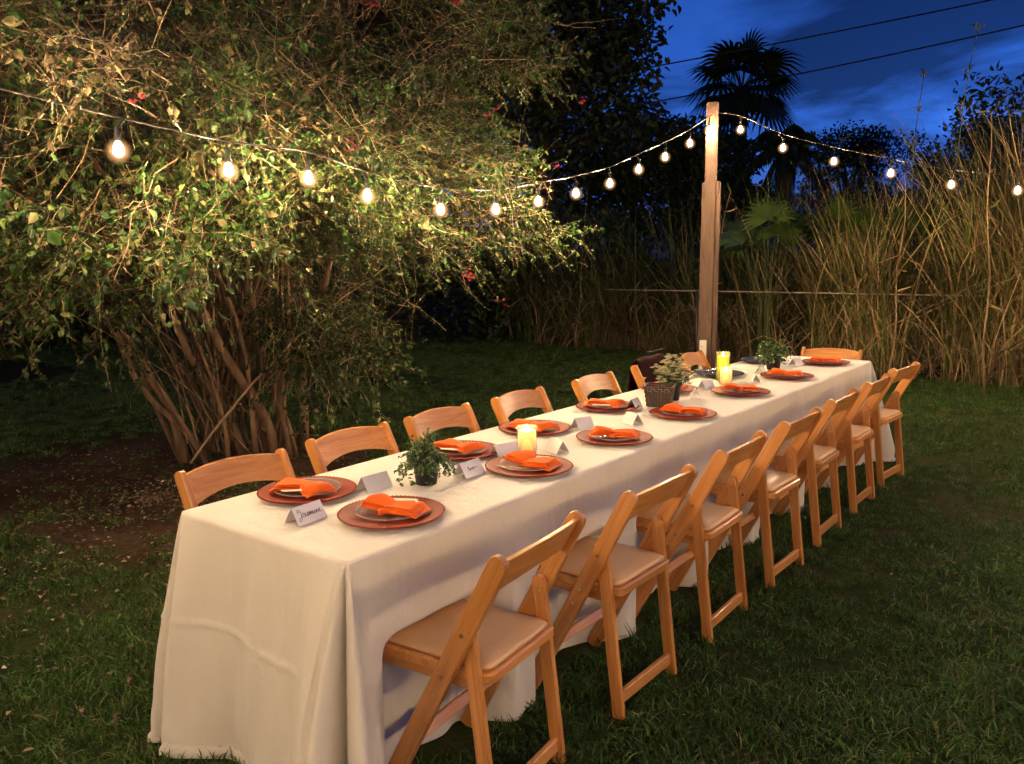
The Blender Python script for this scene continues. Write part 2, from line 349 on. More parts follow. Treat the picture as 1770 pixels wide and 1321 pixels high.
# ------------------------------------------------------------------ ground
gv = [(-250, -250, 0), (250, -250, 0), (250, 250, 0), (-250, 250, 0)]
tag(fmesh('ground', gv, [(0, 1, 2, 3)], M['ground']), kind='structure')

# ------------------------------------------------------------------ lawn grass (scattered clumps)
def grass_clumps():
    lib = bpy.data.collections.new('grass_clump_library')
    for k in range(10):
        n = 52; S = 4
        p = np.zeros((n, 3)); p[:, :2] = rng.uniform(-.075, .075, (n, 2))
        h = rng.uniform(.014, .044, n)*(1.5 if k > 7 else 1); lean = rng.normal(0, .75, (n, 2))
        t = np.linspace(0, 1, S)
        c = p[:, None]+np.stack([lean[:, None, 0]*h[:, None]*t**2, lean[:, None, 1]*h[:, None]*t**2, h[:, None]*(t-.18*t**2*np.linalg.norm(lean, axis=1)[:, None])], -1)
        a = rng.uniform(0, math.pi, n); sd = np.stack([np.cos(a), np.sin(a), 0*a], -1)
        wd = rng.uniform(.0016, .0034, n)[:, None, None]*np.array([1, .95, .7, .08])[None, :, None]
        v, f = ribbons(c, sd[:, None]*wd)
        o = fmesh('grass_clump', v, f, M['grass'], link=False); lib.objects.link(o)
    # where the lawn can be seen from around the photograph's spot
    pts = []
    bx = V(-2.9, 1.7)
    def want(x, y):
        q = V(x, y)-CAM[:2]; d = q@FH[:2]; l = q@RH[:2]
        return d > .9 and abs(l) < .72*d+1.2 and y < 10.4-.45*max(x, -9)*.5+.6
    for x0, x1, y0, y1, dens in [(-3.5, 5.2, -1.4, 4, 210), (-3, 5.5, 4, 9.8, 120), (-9, -3.5, -1.5, 4, 90), (-13, -3, 4, 12.5, 80)]:
        n = int((x1-x0)*(y1-y0)*dens); xs = rng.uniform(x0, x1, n); ys = rng.uniform(y0, y1, n)
        for x, y in zip(xs, ys):
            if not want(x, y): continue
            if -.0 < x < .76 and 0.05 < y < 4.9: continue
            db = math.hypot(x+2.9, y-1.7)
            nz = noise.noise(Vector((x*.9, y*.9, 3)))
            if db < 1.7+nz*1.1 and random.random() > .10: continue
            if noise.noise(Vector((x*1.7, y*1.7, 9))) < -.45 and random.random() < .3: continue
            pts.append((x, y, 0))
    pts = np.array(pts); n = len(pts)
    me = bpy.data.meshes.new('lawn_grass'); me.vertices.add(n); me.vertices.foreach_set('co', pts.astype(np.float32).ravel())
    hz = np.array([noise.noise(Vector((p[0]*1.1, p[1]*1.1, 5))) for p in pts])
    a = me.attributes.new('sc', 'FLOAT', 'POINT'); a.data.foreach_set('value', (rng.uniform(.75, 1.2, n)*(1+.7*hz)).astype(np.float32))
    a = me.attributes.new('rz', 'FLOAT_VECTOR', 'POINT'); rr = np.zeros((n, 3), np.float32); rr[:, 2] = rng.uniform(0, 6.28, n); rr[:, :2] = rng.normal(0, .1, (n, 2)); a.data.foreach_set('vector', rr.ravel())
    o = bpy.data.objects.new('lawn_grass', me); COL.objects.link(o); tag(o, 'short rough lawn grass around the table and chairs', 'grass', kind='stuff')
    ng = bpy.data.node_groups.new('scatter', 'GeometryNodeTree')
    ng.interface.new_socket('Geometry', in_out='INPUT', socket_type='NodeSocketGeometry'); ng.interface.new_socket('Geometry', in_out='OUTPUT', socket_type='NodeSocketGeometry')
    gi = ng.nodes.new('NodeGroupInput'); go = ng.nodes.new('NodeGroupOutput'); ip = ng.nodes.new('GeometryNodeInstanceOnPoints'); ci = ng.nodes.new('GeometryNodeCollectionInfo')
    ci.inputs[0].default_value = lib; ci.inputs['Separate Children'].default_value = True; ci.inputs['Reset Children'].default_value = True
    ip.inputs['Pick Instance'].default_value = True
    m2p = ng.nodes.new('GeometryNodeMeshToPoints')
    ri = ng.nodes.new('FunctionNodeRandomValue'); ri.data_type = 'INT'
    for s_ in ri.inputs:
        if s_.name == 'Max' and s_.type == 'INT': s_.default_value = 9
        if s_.name == 'Min' and s_.type == 'INT': s_.default_value = 0
    na = ng.nodes.new('GeometryNodeInputNamedAttribute'); na.data_type = 'FLOAT'; na.inputs[0].default_value = 'sc'
    nb = ng.nodes.new('GeometryNodeInputNamedAttribute'); nb.data_type = 'FLOAT_VECTOR'; nb.inputs[0].default_value = 'rz'
    L = ng.links.new
    L(gi.outputs[0], m2p.inputs[0]); L(m2p.outputs[0], ip.inputs['Points']); L(ci.outputs[0], ip.inputs['Instance'])
    L(next(s_ for s_ in ri.outputs if s_.type == 'INT'), ip.inputs['Instance Index'])
    L(na.outputs[0], ip.inputs['Scale']); L(nb.outputs[0], ip.inputs['Rotation'])
    L(ip.outputs[0], go.inputs[0])
    md = o.modifiers.new('scatter', 'NODES'); md.node_group = ng
    print('clumps', n)
grass_clumps()

# leaf litter under the bush and scattered on the lawn
n = 2600; rr = np.abs(rng.normal(0, 1.5, n)); aa = rng.uniform(0, 6.283, n)
p = np.stack([-2.6+rr*np.cos(aa), 1.3+rr*np.sin(aa), rng.uniform(.012, .035, n)], 1)
n2 = 110; p2 = np.stack([rng.uniform(-6, 4, n2), rng.uniform(-1, 8, n2), rng.uniform(.03, .05, n2)], 1)
p2 = p2[~((p2[:, 0] > -.1) & (p2[:, 0] < .9) & (p2[:, 1] > -.3) & (p2[:, 1] < 5.3))]
p3 = np.stack([rng.uniform(-4.5, .1, 420), rng.uniform(-1.2, 1.6, 420), rng.uniform(.03, .05, 420)], 1)
p = np.concatenate([p, p2, p3]); p = p[~((p[:, 0] > -.15) & (p[:, 0] < .9) & (p[:, 1] > -.3) & (p[:, 1] < 5.3))]; n = len(p)
d = unit(n); d[:, 2] *= .15; nr = unit(n)*.35; nr[:, 2] += 1
v, f = leaves(p, d, nr, rng.uniform(.016, .036, n), rng.uniform(.011, .022, n))
tag(fmesh('leaf_litter', v, f, M['litter']), 'pale and brown fallen leaves scattered on bare soil under the bush', 'fallen leaves', kind='stuff')

# ------------------------------------------------------------------ folding tables
def make_table(y0, y1, label):
    t = empty('folding_table', (.3825, (y0+y1)/2, 0), label, 'table', 'long folding tables under the cloths')
    hl = (y1-y0)/2-.012
    MB().bar((0, -hl, .727), (0, hl, .727), .735, .035, (1, 0, 0), .006).build('tabletop', M['cream'], t)
    for sy in (-1, 1):
        for sx in (-1, 1):
            MB().tube([(sx*.19, sy*(hl-.25), .0), (sx*.19, sy*(hl-.25), .705)], .014).build('leg', M['darkmetal'], t)
make_table(0.0, 2.48, 'near folding table hidden beneath the ivory cloth')
make_table(2.49, 4.97, 'far folding table hidden beneath the second ivory cloth')

def smooth01(x): x = np.clip(x, 0, 1); return x*x*(3-2*x)
def cloth(y0, y1, open_y, seed, ztop, end_sign):
    """cloth over one table. end_sign -1: closed end at y0 ; +1: closed end at y1."""
    W = .765; r = np.random.default_rng(seed)
    # perimeter list: (corner x,y base point, outward normal, arc id)
    P, Nn, cw, sarc = [], [], [], []
    ye = y0 if end_sign < 0 else y1; yo = open_y
    def edge(a, b, nrm, k):
        for t in np.linspace(0, 1, k, endpoint=False): P.append(np.array(a)*(1-t)+np.array(b)*t); Nn.append(nrm)
    inset = .014
    xa, xb = inset, W-inset; yc = ye - end_sign*inset
    k_side = 150; k_end = 90; k_c = 44
    edge((xb, yo), (xb, yc), (1, 0), k_side)
    def corner(c, a0, a1):
        for t in np.linspace(0, 1, k_c, endpoint=False):
            a = a0+(a1-a0)*t; P.append(np.array(c)); Nn.append((math.cos(a), math.sin(a)))
    e = end_sign*math.pi/2
    corner((xb, yc), 0, e)
    edge((xb, yc), (xa, yc), (0, end_sign), k_end)
    corner((xa, yc), e, end_sign*math.pi)
    edge((xa, yc), (xa, yo), (-1, 0), k_side)
    P.append(np.array((xa, yo))); Nn.append((-1, 0))
    P = np.array(P); Nn = np.array(Nn); m = len(P)
    # signed distance along perimeter to each corner, corner-angle fraction
    idx1 = np.arange(m)
    s = np.zeros(m); s[1:] = np.cumsum(np.linalg.norm(np.diff(P, axis=0), axis=1))
    c1 = k_side; c2 = k_side+k_c+k_end
    T = np.linspace(0, 1, 76)
    rows = []
    ph = r.uniform(0, 6.28, 12)
    fr = [2.1, 3.7, 6.3, 9.1]; am = [.018, .016, .011, .007]
    rip = sum(a*np.sin(f*s*1.9+ph[i]+.8*np.sin(s*1.3+ph[i+4])) for i, (f, a) in enumerate(zip(fr, am)))
    th = np.zeros(m)            # angle in corner fans, 0..1
    flare = np.zeros(m)
    for c0, A in ((c1, 1.0), (c2, .55)):
        t = (idx1-c0)/k_c; ins = (t >= 0) & (t <= 1); th[ins] = t[ins]
        s0 = s[min(c0, m-1)]; dist = np.where(ins, 0, np.abs(s-s0))
        dist = np.where((s < s0-1.2) | (s > s0+1.2), 9, dist)
        pleat = np.where(ins, .155+.055*np.cos((t-.62)*2*math.pi*2.0+math.pi)-.125*np.exp(-((t-.64)/.055)**2)-.05*np.exp(-((t-.22)/.06)**2), .20)
        tt_ = np.clip(t, 0, 1) if c0 == c1 else 1-np.clip(t, 0, 1)      # 0 on the long side, 1 on the end face
        pleat = np.where(ins, pleat*(.22+.78*smooth01(tt_/.38)), pleat)
        flare = np.maximum(flare, A*np.where(ins, pleat, np.where(np.abs(Nn[:, 0]) > .95, .045, .20)*np.exp(-(dist/.20)**1.3)))
    verts = []
    z0 = ztop
    for j, t in enumerate(T):
        if j == 0: off = np.zeros(m); z = np.full(m, z0)
        elif j == 1: off = np.full(m, .007); z = np.full(m, z0)
        elif j == 2: off = np.full(m, .0125); z = np.full(m, z0-.0035)
        else:
            t2 = (j-3)/(len(T)-4); zz = (z0-.010)*(1-t2)+.006
            g = t2**.85
            off = .016 + .035*t2 + flare*g*(1.0-.12*smooth01((t2-.86)/.14)) + rip*g*np.where(flare > .12, .45, 1) + .004
            # soft inward tuck at the hem where it meets the grass
            off = off+.012*np.sin(s*14+ph[9])*smooth01((t2-.8)/.2)
            z = np.full(m, zz)
            # horizontal storage crease
            off = off+.0055*np.exp(-((zz-.425-.004*np.sin(s*13))/.0075)**2)*np.where(flare > .13, 0, 1)*np.where(np.abs(P[:, 0]-.40) < .03, .2, 1)
            # vertical storage creases and slack across the drop
            for cx_ in (.27, .52): off = off+np.where(np.abs(Nn[:, 1]) > .95, .004*np.exp(-((P[:, 0]-cx_)/.008)**2), 0)*smooth01(t2*6)
            g2 = t2**.55; off = off+.0070*np.sin(P[:, 0]*19+P[:, 1]*11+zz*3+ph[2])*g2+.0042*np.sin(P[:, 0]*37+P[:, 1]*29-zz*7+ph[5])*g2
            for yc_ in np.arange(.42, 5, .61): off = off+np.where(np.abs(Nn[:, 0]) > .95, .004*np.exp(-((P[:, 1]-yc_)/.009)**2), 0)*smooth01(t2*8)
            if t2 > .97: off += .01
            # chair seats and feet press the cloth in between its free folds
            yy = P[:, 1]; side = (Nn[:, 0] > .95) | (Nn[:, 0] < -.95)
            cen = np.array([.375, 1.085, 1.77, 2.45, 3.13, 3.82, 4.52]); near = np.exp(-(np.min(np.abs(yy[:, None]-cen), 1)/.25)**8)
            low = smooth01((.53-zz)/.10); lim = -.105*near*low+np.where(yy < .05, .26, .04)*(1-near*low)+.012*np.sin(yy*31)*low
            off = np.where(side, np.minimum(off, lim), off)
            # fine drag wrinkles fanning from the corners
            off = off+.0035*np.sin(s*60+t2*9+ph[3])*np.where(flare > .06, 1, .25)*g
        verts.append(np.column_stack([P+Nn*off[:, None], z]))
    v = np.concatenate(verts)
    # vertical storage creases on the end face
    f = [(j*m+i, j*m+i+1, (j+1)*m+i+1, (j+1)*m+i) for j in range(len(T)-1) for i in range(m-1)]
    # top sheet
    nx, ny = 80, 260
    xs = np.linspace(xa, xb, nx); ysl = np.linspace(yo, yc, ny)
    X, Y = np.meshgrid(xs, ysl)
    Z = np.full_like(X, z0)
    edge_f = np.minimum.reduce([X-xa, xb-X, np.abs(Y-yc)])/.05
    Z = Z+(.0022*np.exp(-((X-.27)/.008)**2)+.0022*np.exp(-((X-.52)/.008)**2)+.0022*np.exp(-(((Y+.19) % .61)/.010)**2)+.0010*np.sin(X*17+Y*5)+.0007*np.sin(X*41-Y*13))*np.clip(edge_f, 0, 1)
    b = len(v); v = np.concatenate([v, np.column_stack([X.ravel(), Y.ravel(), Z.ravel()])])
    for j in range(ny-1):
        for i in range(nx-1):
            q = (b+j*nx+i, b+j*nx+i+1, b+(j+1)*nx+i+1, b+(j+1)*nx+i); f.append(q if end_sign > 0 else q[::-1])
    return v, f
v, f = cloth(0, 2.49, 2.505, 3, .7530, -1)
# the free hems of the near cloth swing forward where it ends
v = np.array(v); k = smooth01((v[:, 1]-2.0)/.5)*smooth01((.74-v[:, 2])/.7)
v[:, 1] += k*.16; v[:, 0] += np.where(v[:, 0] > .38, 1, -1)*k*.03
tag(fmesh('tablecloth', v, f, M['cloth'], smooth=True), 'ivory floor-length tablecloth on the near table with gathered corner folds', 'tablecloth', 'ivory tablecloths')
v, f = cloth(2.3, 4.97, 2.3, 11, .7485, 1)
tag(fmesh('tablecloth', v, f, M['cloth'], smooth=True), 'ivory tablecloth on the far table, starting beyond the hem seam', 'tablecloth', 'ivory tablecloths')

# ------------------------------------------------------------------ folding chairs
def make_chair():
    c = empty('folding_chair', (0, 0, 0), 'x', 'chair', 'wooden folding chairs around the long table')
    up_y = lambda z: -.213+(.79-z)*.523
    wood = M['chair_wood']
    for s in (-1, 1):
        x = s*.211
        MB().bar((x, up_y(.79), .79), (x, up_y(0), 0), .056, .022, (0, 1, .3), .003, True).build('upright', wood, c)
        MB().bar((s*.186, -.088, .585), (s*.186, -.158, 0), .042, .021, (0, 1, 0), .003, True).build('rear_leg', wood, c)
        MB().bar((s*.166, -.12, .400), (s*.166, .235, .402), .028, .018, (0, 0, 1), .002).build('seat_rail', wood, c)
        b = MB()
        for (yy, zz) in ((up_y(.562), .562), (up_y(.43), .43), (up_y(.375), .375)):
            b.tube([(s*.2215, yy, zz), (s*.2255, yy, zz)], .0065, 8)
        b.tube([(s*.174, -.098, .545), (s*.172, -.098, .545)], .006, 8)
        tag(b.build('bolts', M['bolt'], c), kind='stuff')
    MB().bar((-.175, -.150, .062), (.175, -.150, .062), .045, .019, (0, 0, 1), .003).build('crossbar', wood, c)
    MB().bar((-.2, up_y(.20), .20), (.2, up_y(.20), .20), .035, .018, (0, .5, 1), .003).build('stretcher', wood, c)
    # curved and arched backrest slat
    nx, vs, fs, gs = 14, [], [], []
    for i in range(nx+1):
        x = -.201+.402*i/nx; k = 1-(x/.201)**2
        for (u, tt) in ((0, -1), (0, 1), (1, 1), (1, -1)):
            z = (.672+.030*k) if u == 0 else (.775+.018*k)
            y = up_y(z)+tt*.009-.022*k
            vs.append((x, y, z)); gs.append((x, z, y))
        if i:
            a = (i-1)*4; b = i*4
            for j in range(4): fs.append((a+j, a+(j+1) % 4, b+(j+1) % 4, b+j))
    fs += [(0, 1, 2, 3), tuple(nx*4+j for j in (3, 2, 1, 0))]
    sl = fmesh('backrest', vs, [f[::-1] for f in fs], wood, c, grain=gs)
    bv = sl.modifiers.new('soft_edges', 'BEVEL'); bv.width = .003; bv.segments = 2; bv.limit_method = 'ANGLE'
    # seat: wooden rim with rounded corners + padded top
    def rr(hw, y0, y1, r, n=5):
        pts = []
        for cx, cy, a0 in ((hw-r, y1-r, 0), (-hw+r, y1-r, 90), (-hw+r, y0+r, 180), (hw-r, y0+r, 270)):
            for k in range(n+1):
                a = math.radians(a0+90*k/n); pts.append((cx+r*math.cos(a), cy+r*math.sin(a)))
        return pts
    def slab(rings, name, m, smooth=False):
        vs, fs = [], []; n = len(rings[0][0])
        for ring, z in rings: vs += [(x, y, z) for x, y in ring]
        for i in range(len(rings)-1):
            for j in range(n): fs.append((i*n+j, i*n+(j+1) % n, (i+1)*n+(j+1) % n, (i+1)*n+j))
        fs.append(tuple(range(n-1, -1, -1))); fs.append(tuple((len(rings)-1)*n+j for j in range(n)))
        return fmesh(name, vs, fs, m, c, smooth, grain=[(p[0], p[1], p[2]) for p in vs])
    o0 = rr(.183, -.155, .262, .035)
    slab([(rr(.176, -.149, .255, .03), .414), (o0, .420), (o0, .441), (rr(.177, -.149, .256, .03), .447)], 'seat_frame', wood)
    slab([(rr(.166, -.139, .245, .03), .4475), (rr(.168, -.141, .247, .03), .455), (rr(.158, -.131, .237, .03), .464), (rr(.10, -.08, .16, .03), .469), (rr(.04, -.02, .10, .02), .470)], 'seat_pad', M['pad'], True)
    return c
def dup(root, loc, rz, label, tilt=None):
    r = root.copy(); COL.objects.link(r); r.location = loc; r.rotation_euler = (0, 0, rz); r['label'] = label
    for ch in list(root.children):
        k = ch.copy(); COL.objects.link(k); k.parent = r
    return r
proto = make_chair()
H = math.pi/2
ORD = ['nearest', 'second', 'third', 'fourth', 'fifth', 'sixth', 'farthest']
spots = []
for i, (y, rz, dx) in enumerate([(.375, .10, -.005), (1.085, -.01, 0), (1.77, .02, 0), (2.45, -.02, .01), (3.13, .01, 0), (3.82, -.01, 0), (4.52, -.10, .0)]):
    spots.append(((.90+dx, y, 0), H+rz, '%s wooden folding chair with padded seat in the row on the open lawn side' % ORD[i]))
for i, (y, rz, x) in enumerate([(.39, -.01, -.10), (1.0, .03, -.145), (1.58, .03, -.155), (2.22, .04, -.15), (2.98, .05, -.145), (3.74, .02, -.17), (4.38, .12, -.155)]):
    spots.append(((x, y, 0), -H+rz, '%s wooden folding chair in the bush-side row%s' % (ORD[i], ', draped with a dark jacket' if i == 5 else '')))
spots.append(((.43, 5.02, 0), math.pi+.08, 'wooden folding chair at the far head of the table'))
for i, (loc, rz, lab) in enumerate(spots):
    if i == 0: proto.location = loc; proto.rotation_euler = (0, 0, rz); proto['label'] = lab
    else: dup(proto, loc, rz, lab)

# dark jacket over the back of one chair, black bag hanging behind it
def drape():
    nx, nz = 16, 22; vs = []
    for j in range(nz+1):
        t = j/nz
        for i in range(nx+1):
            u = i/nx; x = -.19+.38*u
            if t < .45: y = .018+.02*math.sin(u*9)*(1-t/.45)*.5; z = .50+.30*t/.45
            elif t < .55: a = (t-.45)/.1*math.pi; y = .018*math.cos(a); z = .80+.02*math.sin(a)+.006*math.sin(u*11)
            else: k = (t-.55)/.45; y = -.03-.05*k+.022*math.sin(u*13+k*2)*k; z = .80-.42*k-.03*math.sin(u*5)*k
            vs.append((x*(1+.12*(abs(t-.5)*2)), y, z))
    fs = [(j*(nx+1)+i, j*(nx+1)+i+1, (j+1)*(nx+1)+i+1, (j+1)*(nx+1)+i) for j in range(nz) for i in range(nx)]
    o = fmesh('jacket', vs, fs, M['jacket'], smooth=True); md = o.modifiers.new('thickness', 'SOLIDIFY'); md.thickness = .012
    o.location = (-.375, 3.74, .005); o.rotation_euler = (0, 0, -H+.02)
    tag(o, 'dark maroon jacket draped over the back of a bush-side chair', 'jacket')
drape()
bagroot = empty('handbag', (-.50, 3.98, 0), 'black soft bag hanging behind the jacket-draped chair', 'bag', rz=-H)
vs = []
for z, a, b in [(.40, .10, .03), (.42, .15, .05), (.55, .16, .06), (.70, .15, .05), (.78, .12, .025), (.79, .11, .01)]:
    for k in range(16):
        an = 2*math.pi*k/16; vs.append((a*math.copysign(abs(math.cos(an))**.6, math.cos(an)), b*math.copysign(abs(math.sin(an))**.6, math.sin(an)), z+.01*math.sin(3*an)))
fs = [(i*16+j, i*16+(j+1) % 16, (i+1)*16+(j+1) % 16, (i+1)*16+j) for i in range(5) for j in range(16)]+[tuple(range(15, -1, -1)), tuple(80+j for j in range(16))]
fmesh('pouch', vs, fs, M['bag'], bagroot, True)
MB().tube([(-.10, 0, .77), (-.08, .03, .83), (0, .10, .86), (.08, .03, .83), (.10, 0, .77)], .007).build('strap', M['bag'], bagroot, True)

# ------------------------------------------------------------------ place settings
ZT = .7545
def charger(root, m):
    pr = [(.002, .004), (.095, .004), (.104, .0065), (.118, .011), (.150, .0145), (.156, .0155), (.160, .0165), (.1625, .015), (.161, .0125), (.150, .010), (.118, .006), (.10, .0), (.002, .0)]
    o = MB().lathe(pr, 64).build('charger', m, root, True)
    b = MB()
    for k in range(72):
        a = 2*math.pi*k/72; b.ball((.1585*math.cos(a), .1585*math.sin(a), .0165), .0022, 4)
    b.build('beaded_rim', m, root, True)
def salad(root):
    pr = [(.002, .003), (.060, .003), (.068, .006), (.085, .013), (.104, .017), (.108, .0175), (.108, .015), (.085, .010), (.066, .001), (.002, .0005)]
    MB().lathe(pr, 56).build('dish', M['glass'], root, True)
    MB().lathe([(.1065, .0168), (.1085, .0185), (.1105, .0172), (.1085, .0158), (.1065, .0168)], 56).build('rim', M['rimglass'], root, True)
M['rimglass'] = glassy('rim_glass', body=.35, base=.55)
def napkin(root, seed):
    r = np.random.default_rng(seed)
    def wing(ang, length, w0, w1, lay, lift, curl, name):
        b = MB(); ca, sa = math.cos(ang), math.sin(ang); nu, nv = 16, 10
        for layer in range(lay):
            ph = r.uniform(0, 6); vs = []
            sk = r.normal(0, .004)
            for i in range(nu+1):
                u = i/nu
                for j in range(nv+1):
                    v = j/nv*2-1
                    wd = w0+(w1-w0)*min(1, u*1.35)**.8
                    x = u*length*(1-.03*layer)-.008; y = v*wd*(1-.04*layer)+sk*u
                    z = .006+.0055*layer+lift*math.sin(min(1, u*1.1)*math.pi*.6)*(1-curl*abs(v)**2.4)+.0012*math.sin(v*4+u*5+ph)
                    z -= .012*smooth01((u-.86)/.14)*(layer*.4+.3)
                    vs.append((x*ca-y*sa, x*sa+y*ca, z))
            b.add(vs, [(i*(nv+1)+j, i*(nv+1)+j+1, (i+1)*(nv+1)+j+1, (i+1)*(nv+1)+j) for i in range(nu) for j in range(nv)])
        o = b.build(name, M['orange'], root, True); md = o.modifiers.new('thickness', 'SOLIDIFY'); md.thickness = .0024
    wing(-.30+r.normal(0, .10), .125*r.uniform(.9, 1.05), .030, .056*r.uniform(.88, 1.1), 4, .006*r.uniform(.7, 1.6), .2, 'folded_wing')
    wing(2.45+r.normal(0, .18), .115*r.uniform(.85, 1.05), .022, .060*r.uniform(.8, 1.1), 4, .017*r.uniform(.5, 1.4), r.uniform(.4, .9), 'folded_wing')
    wing(-1.0+r.normal(0, .1), .050, .034, .038, 2, .010, .5, 'folded_middle')
def cutlery(root):
    b = MB()
    for k, dy in enumerate((.058, .067, .076)):
        b.bar((-.028+.006*k, dy, .020), (.075-.004*k, dy+.004-.006*k, .020), .0085, .0024, (0, 1, 0), .0006)
    b.build('handles', M['cream'], root, True)

def dup2(root, loc, rz, label, sc=1):
    r = root.copy(); COL.objects.link(r); r.location = loc; r.rotation_euler = (0, 0, rz); r['label'] = label
    for ch in list(root.children):
        k = ch.copy(); COL.objects.link(k); k.parent = r
    return r
pl0 = empty('charger_plate', (0, 0, 0), 'x', 'plate', 'copper charger plates on the table'); charger(pl0, M['copper'])
gl0 = empty('glass_plate', (0, 0, 0), 'x', 'plate', 'clear glass plates on the chargers'); salad(gl0)
cu0 = empty('cutlery_bundle', (0, 0, 0), 'x', 'cutlery', 'pale cutlery laid behind the napkins'); cutlery(cu0)
RY = [('R', .578, .344, 'nearest plate on the lawn side, beside the written name card'), ('R', .585, 1.037, 'second plate on the lawn side, just in front of the small candle'),
      ('R', .590, 1.64, 'third plate on the lawn side, past the small candle'), ('R', .588, 2.292, 'fourth plate on the lawn side, just before the wicker basket'),
      ('R', .560, 3.07, 'fifth plate on the lawn side, in front of the tall yellow candle'), ('R', .564, 3.806, 'sixth plate on the lawn side, in front of the far potted plant'),
      ('R', .560, 4.60, 'last plate, before the chair at the far head of the table'),
      ('L', .175, .35, 'nearest plate on the bush side, behind the written name card'), ('L', .215, 1.076, 'second plate on the bush side, half hidden by the near potted plant'),
      ('L', .200, 1.60, 'third plate on the bush side, behind the small lit candle'), ('L', .194, 2.243, 'fourth plate on the bush side, between candle and wicker basket'),
      ('L', .190, 2.93, 'fifth plate on the bush side, behind the white-flowering plant')]
first = True; nk = [0, 0, 0]
for i, (sd, x, y, lab) in enumerate(RY):
    rz = random.uniform(0, 6.28)
    lb = 'copper charger with beaded rim: '+lab
    lb = lb.replace('charger with beaded rim: ', 'beaded charger, ')
    g = 'clear glass plate on the charger, '+lab.replace(' plate', ' setting', 1)
    a = 'folded orange napkin on the '+lab.replace(' plate', ' setting', 1)
    for o_, L_ in ((0, lb), (1, g), (2, a)): pass
    def clip(t): return ' '.join(t.split()[:16])
    if i == 0:
        pl0.location = (x, y, ZT); pl0['label'] = clip(lb); gl0.location = (x, y, ZT+.005); gl0['label'] = clip(g)
    else:
        dup2(pl0, (x, y, ZT), rz, clip(lb)); dup2(gl0, (x, y, ZT+.005), rz+1, clip(g))
    cl_ = clip('cream cutlery tucked behind the napkin on the '+lab.split(',')[0])
    k = i % 3; nrz = [.62, .45, .8, .5, .7, .55, .4, 3.95, 3.6, 3.9, 3.7, 3.8][i]
    loc = (x-.005, y, ZT+.0105)
    if i == 0: cu0.location = loc; cu0.rotation_euler = (0, 0, nrz); cu0['label'] = cl_
    else: dup2(cu0, loc, nrz, cl_)
    nr_ = empty('napkin', loc, clip(a), 'napkin', 'folded orange napkins on the plates', nrz); napkin(nr_, 20+i)
# two dark plates at the far bush-side corner
dp = empty('dark_plate', (.16, 4.45, ZT), 'dark plate beside the far potted plant at the table corner', 'plate', 'dark plates at the far end'); charger(dp, M['darkplate'])
d2 = dup2(dp, (.17, 3.66, ZT), 1, 'dark plate with foil scraps behind the tall yellow candle')
for ob, (x, y), lab in ((None, (.17, 3.66), 'crumpled silver foil on the dark plate behind the tall candle'), (None, (.16, 4.45), 'crumpled silver foil on the dark corner plate')):
    b = MB(); b.ball((0, 0, .02), .045, 12, .45); vv = np.array(b.v); vv += rng.normal(0, .0045, vv.shape)*1.0
    o = fmesh('foil', vv, b.f, M['silver'], None, False, grain=b.g); o.location = (x, y, ZT+.016); o.scale = (1.3, 1, .8); tag(o, lab, 'foil', 'crumpled foil scraps')

# ------------------------------------------------------------------ name cards
def make_card(x, y, rz, label, writing=None, w=.112, h=.050, sp=.030):
    t = empty('name_card', (x, y, ZT), label, 'name card', 'folded white name cards', rz)
    n = 8
    for s in (1, -1):
        vs = []
        for i in range(n+1):
            for j in range(5):
                k = j/4; yy = -w/2+w*i/n
                vs.append((s*(sp*(1-k)+.0006)+s*.0015*math.sin(math.pi*k), yy, h*k))
        fs = [(i*5+j, (i+1)*5+j, (i+1)*5+j+1, i*5+j+1) for i in range(n) for j in range(4)]
        if s < 0: fs = [q[::-1] for q in fs]
        o = fmesh('flap', vs, fs, M['paper'], t); md = o.modifiers.new('thickness', 'SOLIDIFY'); md.thickness = .0008
    if writing:
        b = MB(); L = math.hypot(sp, h)
        for st in writing:
            pts = []
            for (u, q) in st:
                k = q; pts.append((sp*(1-k)+.0006+.0015*math.sin(math.pi*k)+.0012, -w/2+w*u, h*k+.0007))
            b.tube(pts, .00075, 5)
        b.build('handwriting', M['ink'], t)
    return t
def curve(pts, n=6):
    P = [np.array(p) for p in pts]; P = [P[0]]+P+[P[-1]]; o = []
    for i in range(1, len(P)-2):
        for k in range(n):
            t = k/n; a, b, c, d = P[i-1:i+3]
            o.append(tuple(.5*((2*b)+(c-a)*t+(2*a-5*b+4*c-d)*t*t+(3*b-a-3*c+d)*t**3)))
    o.append(tuple(P[-2])); return o
word = [curve([(.22, .80), (.13, .82), (.12, .68), (.20, .74), (.21, .55), (.17, .26), (.10, .22), (.12, .36), (.22, .44)]),                     # J
        curve([(.33, .56), (.27, .58), (.25, .44), (.30, .40), (.34, .56), (.34, .42), (.38, .42), (.43, .60), (.44, .46), (.40, .40), (.47, .42)]),   # a s
        curve([(.47, .42), (.49, .58), (.50, .42), (.53, .58), (.555, .42), (.585, .58), (.60, .42), (.63, .46)]),                                  # m
        curve([(.65, .58), (.65, .42), (.69, .44)]), curve([(.655, .68), (.66, .69)]),                                                             # i
        curve([(.70, .56), (.71, .42), (.74, .58), (.77, .44), (.80, .48)]),                                                                        # n
        curve([(.80, .48), (.86, .54), (.84, .60), (.81, .50), (.84, .41), (.91, .46)])]                                                            # e
scr = [curve([(.25, .5), (.3, .68), (.33, .42), (.40, .56), (.45, .44), (.50, .58), (.56, .45), (.62, .55), (.72, .48)])]
make_card(.398, .165, .06, 'white tent card with handwritten name, standing nearest the table end', word)
make_card(.310, .525, -.05, 'blank white tent card standing behind the nearest lawn-side plate')
make_card(.455, .850, .04, 'white tent card with faint scribble beside the near potted plant', scr)
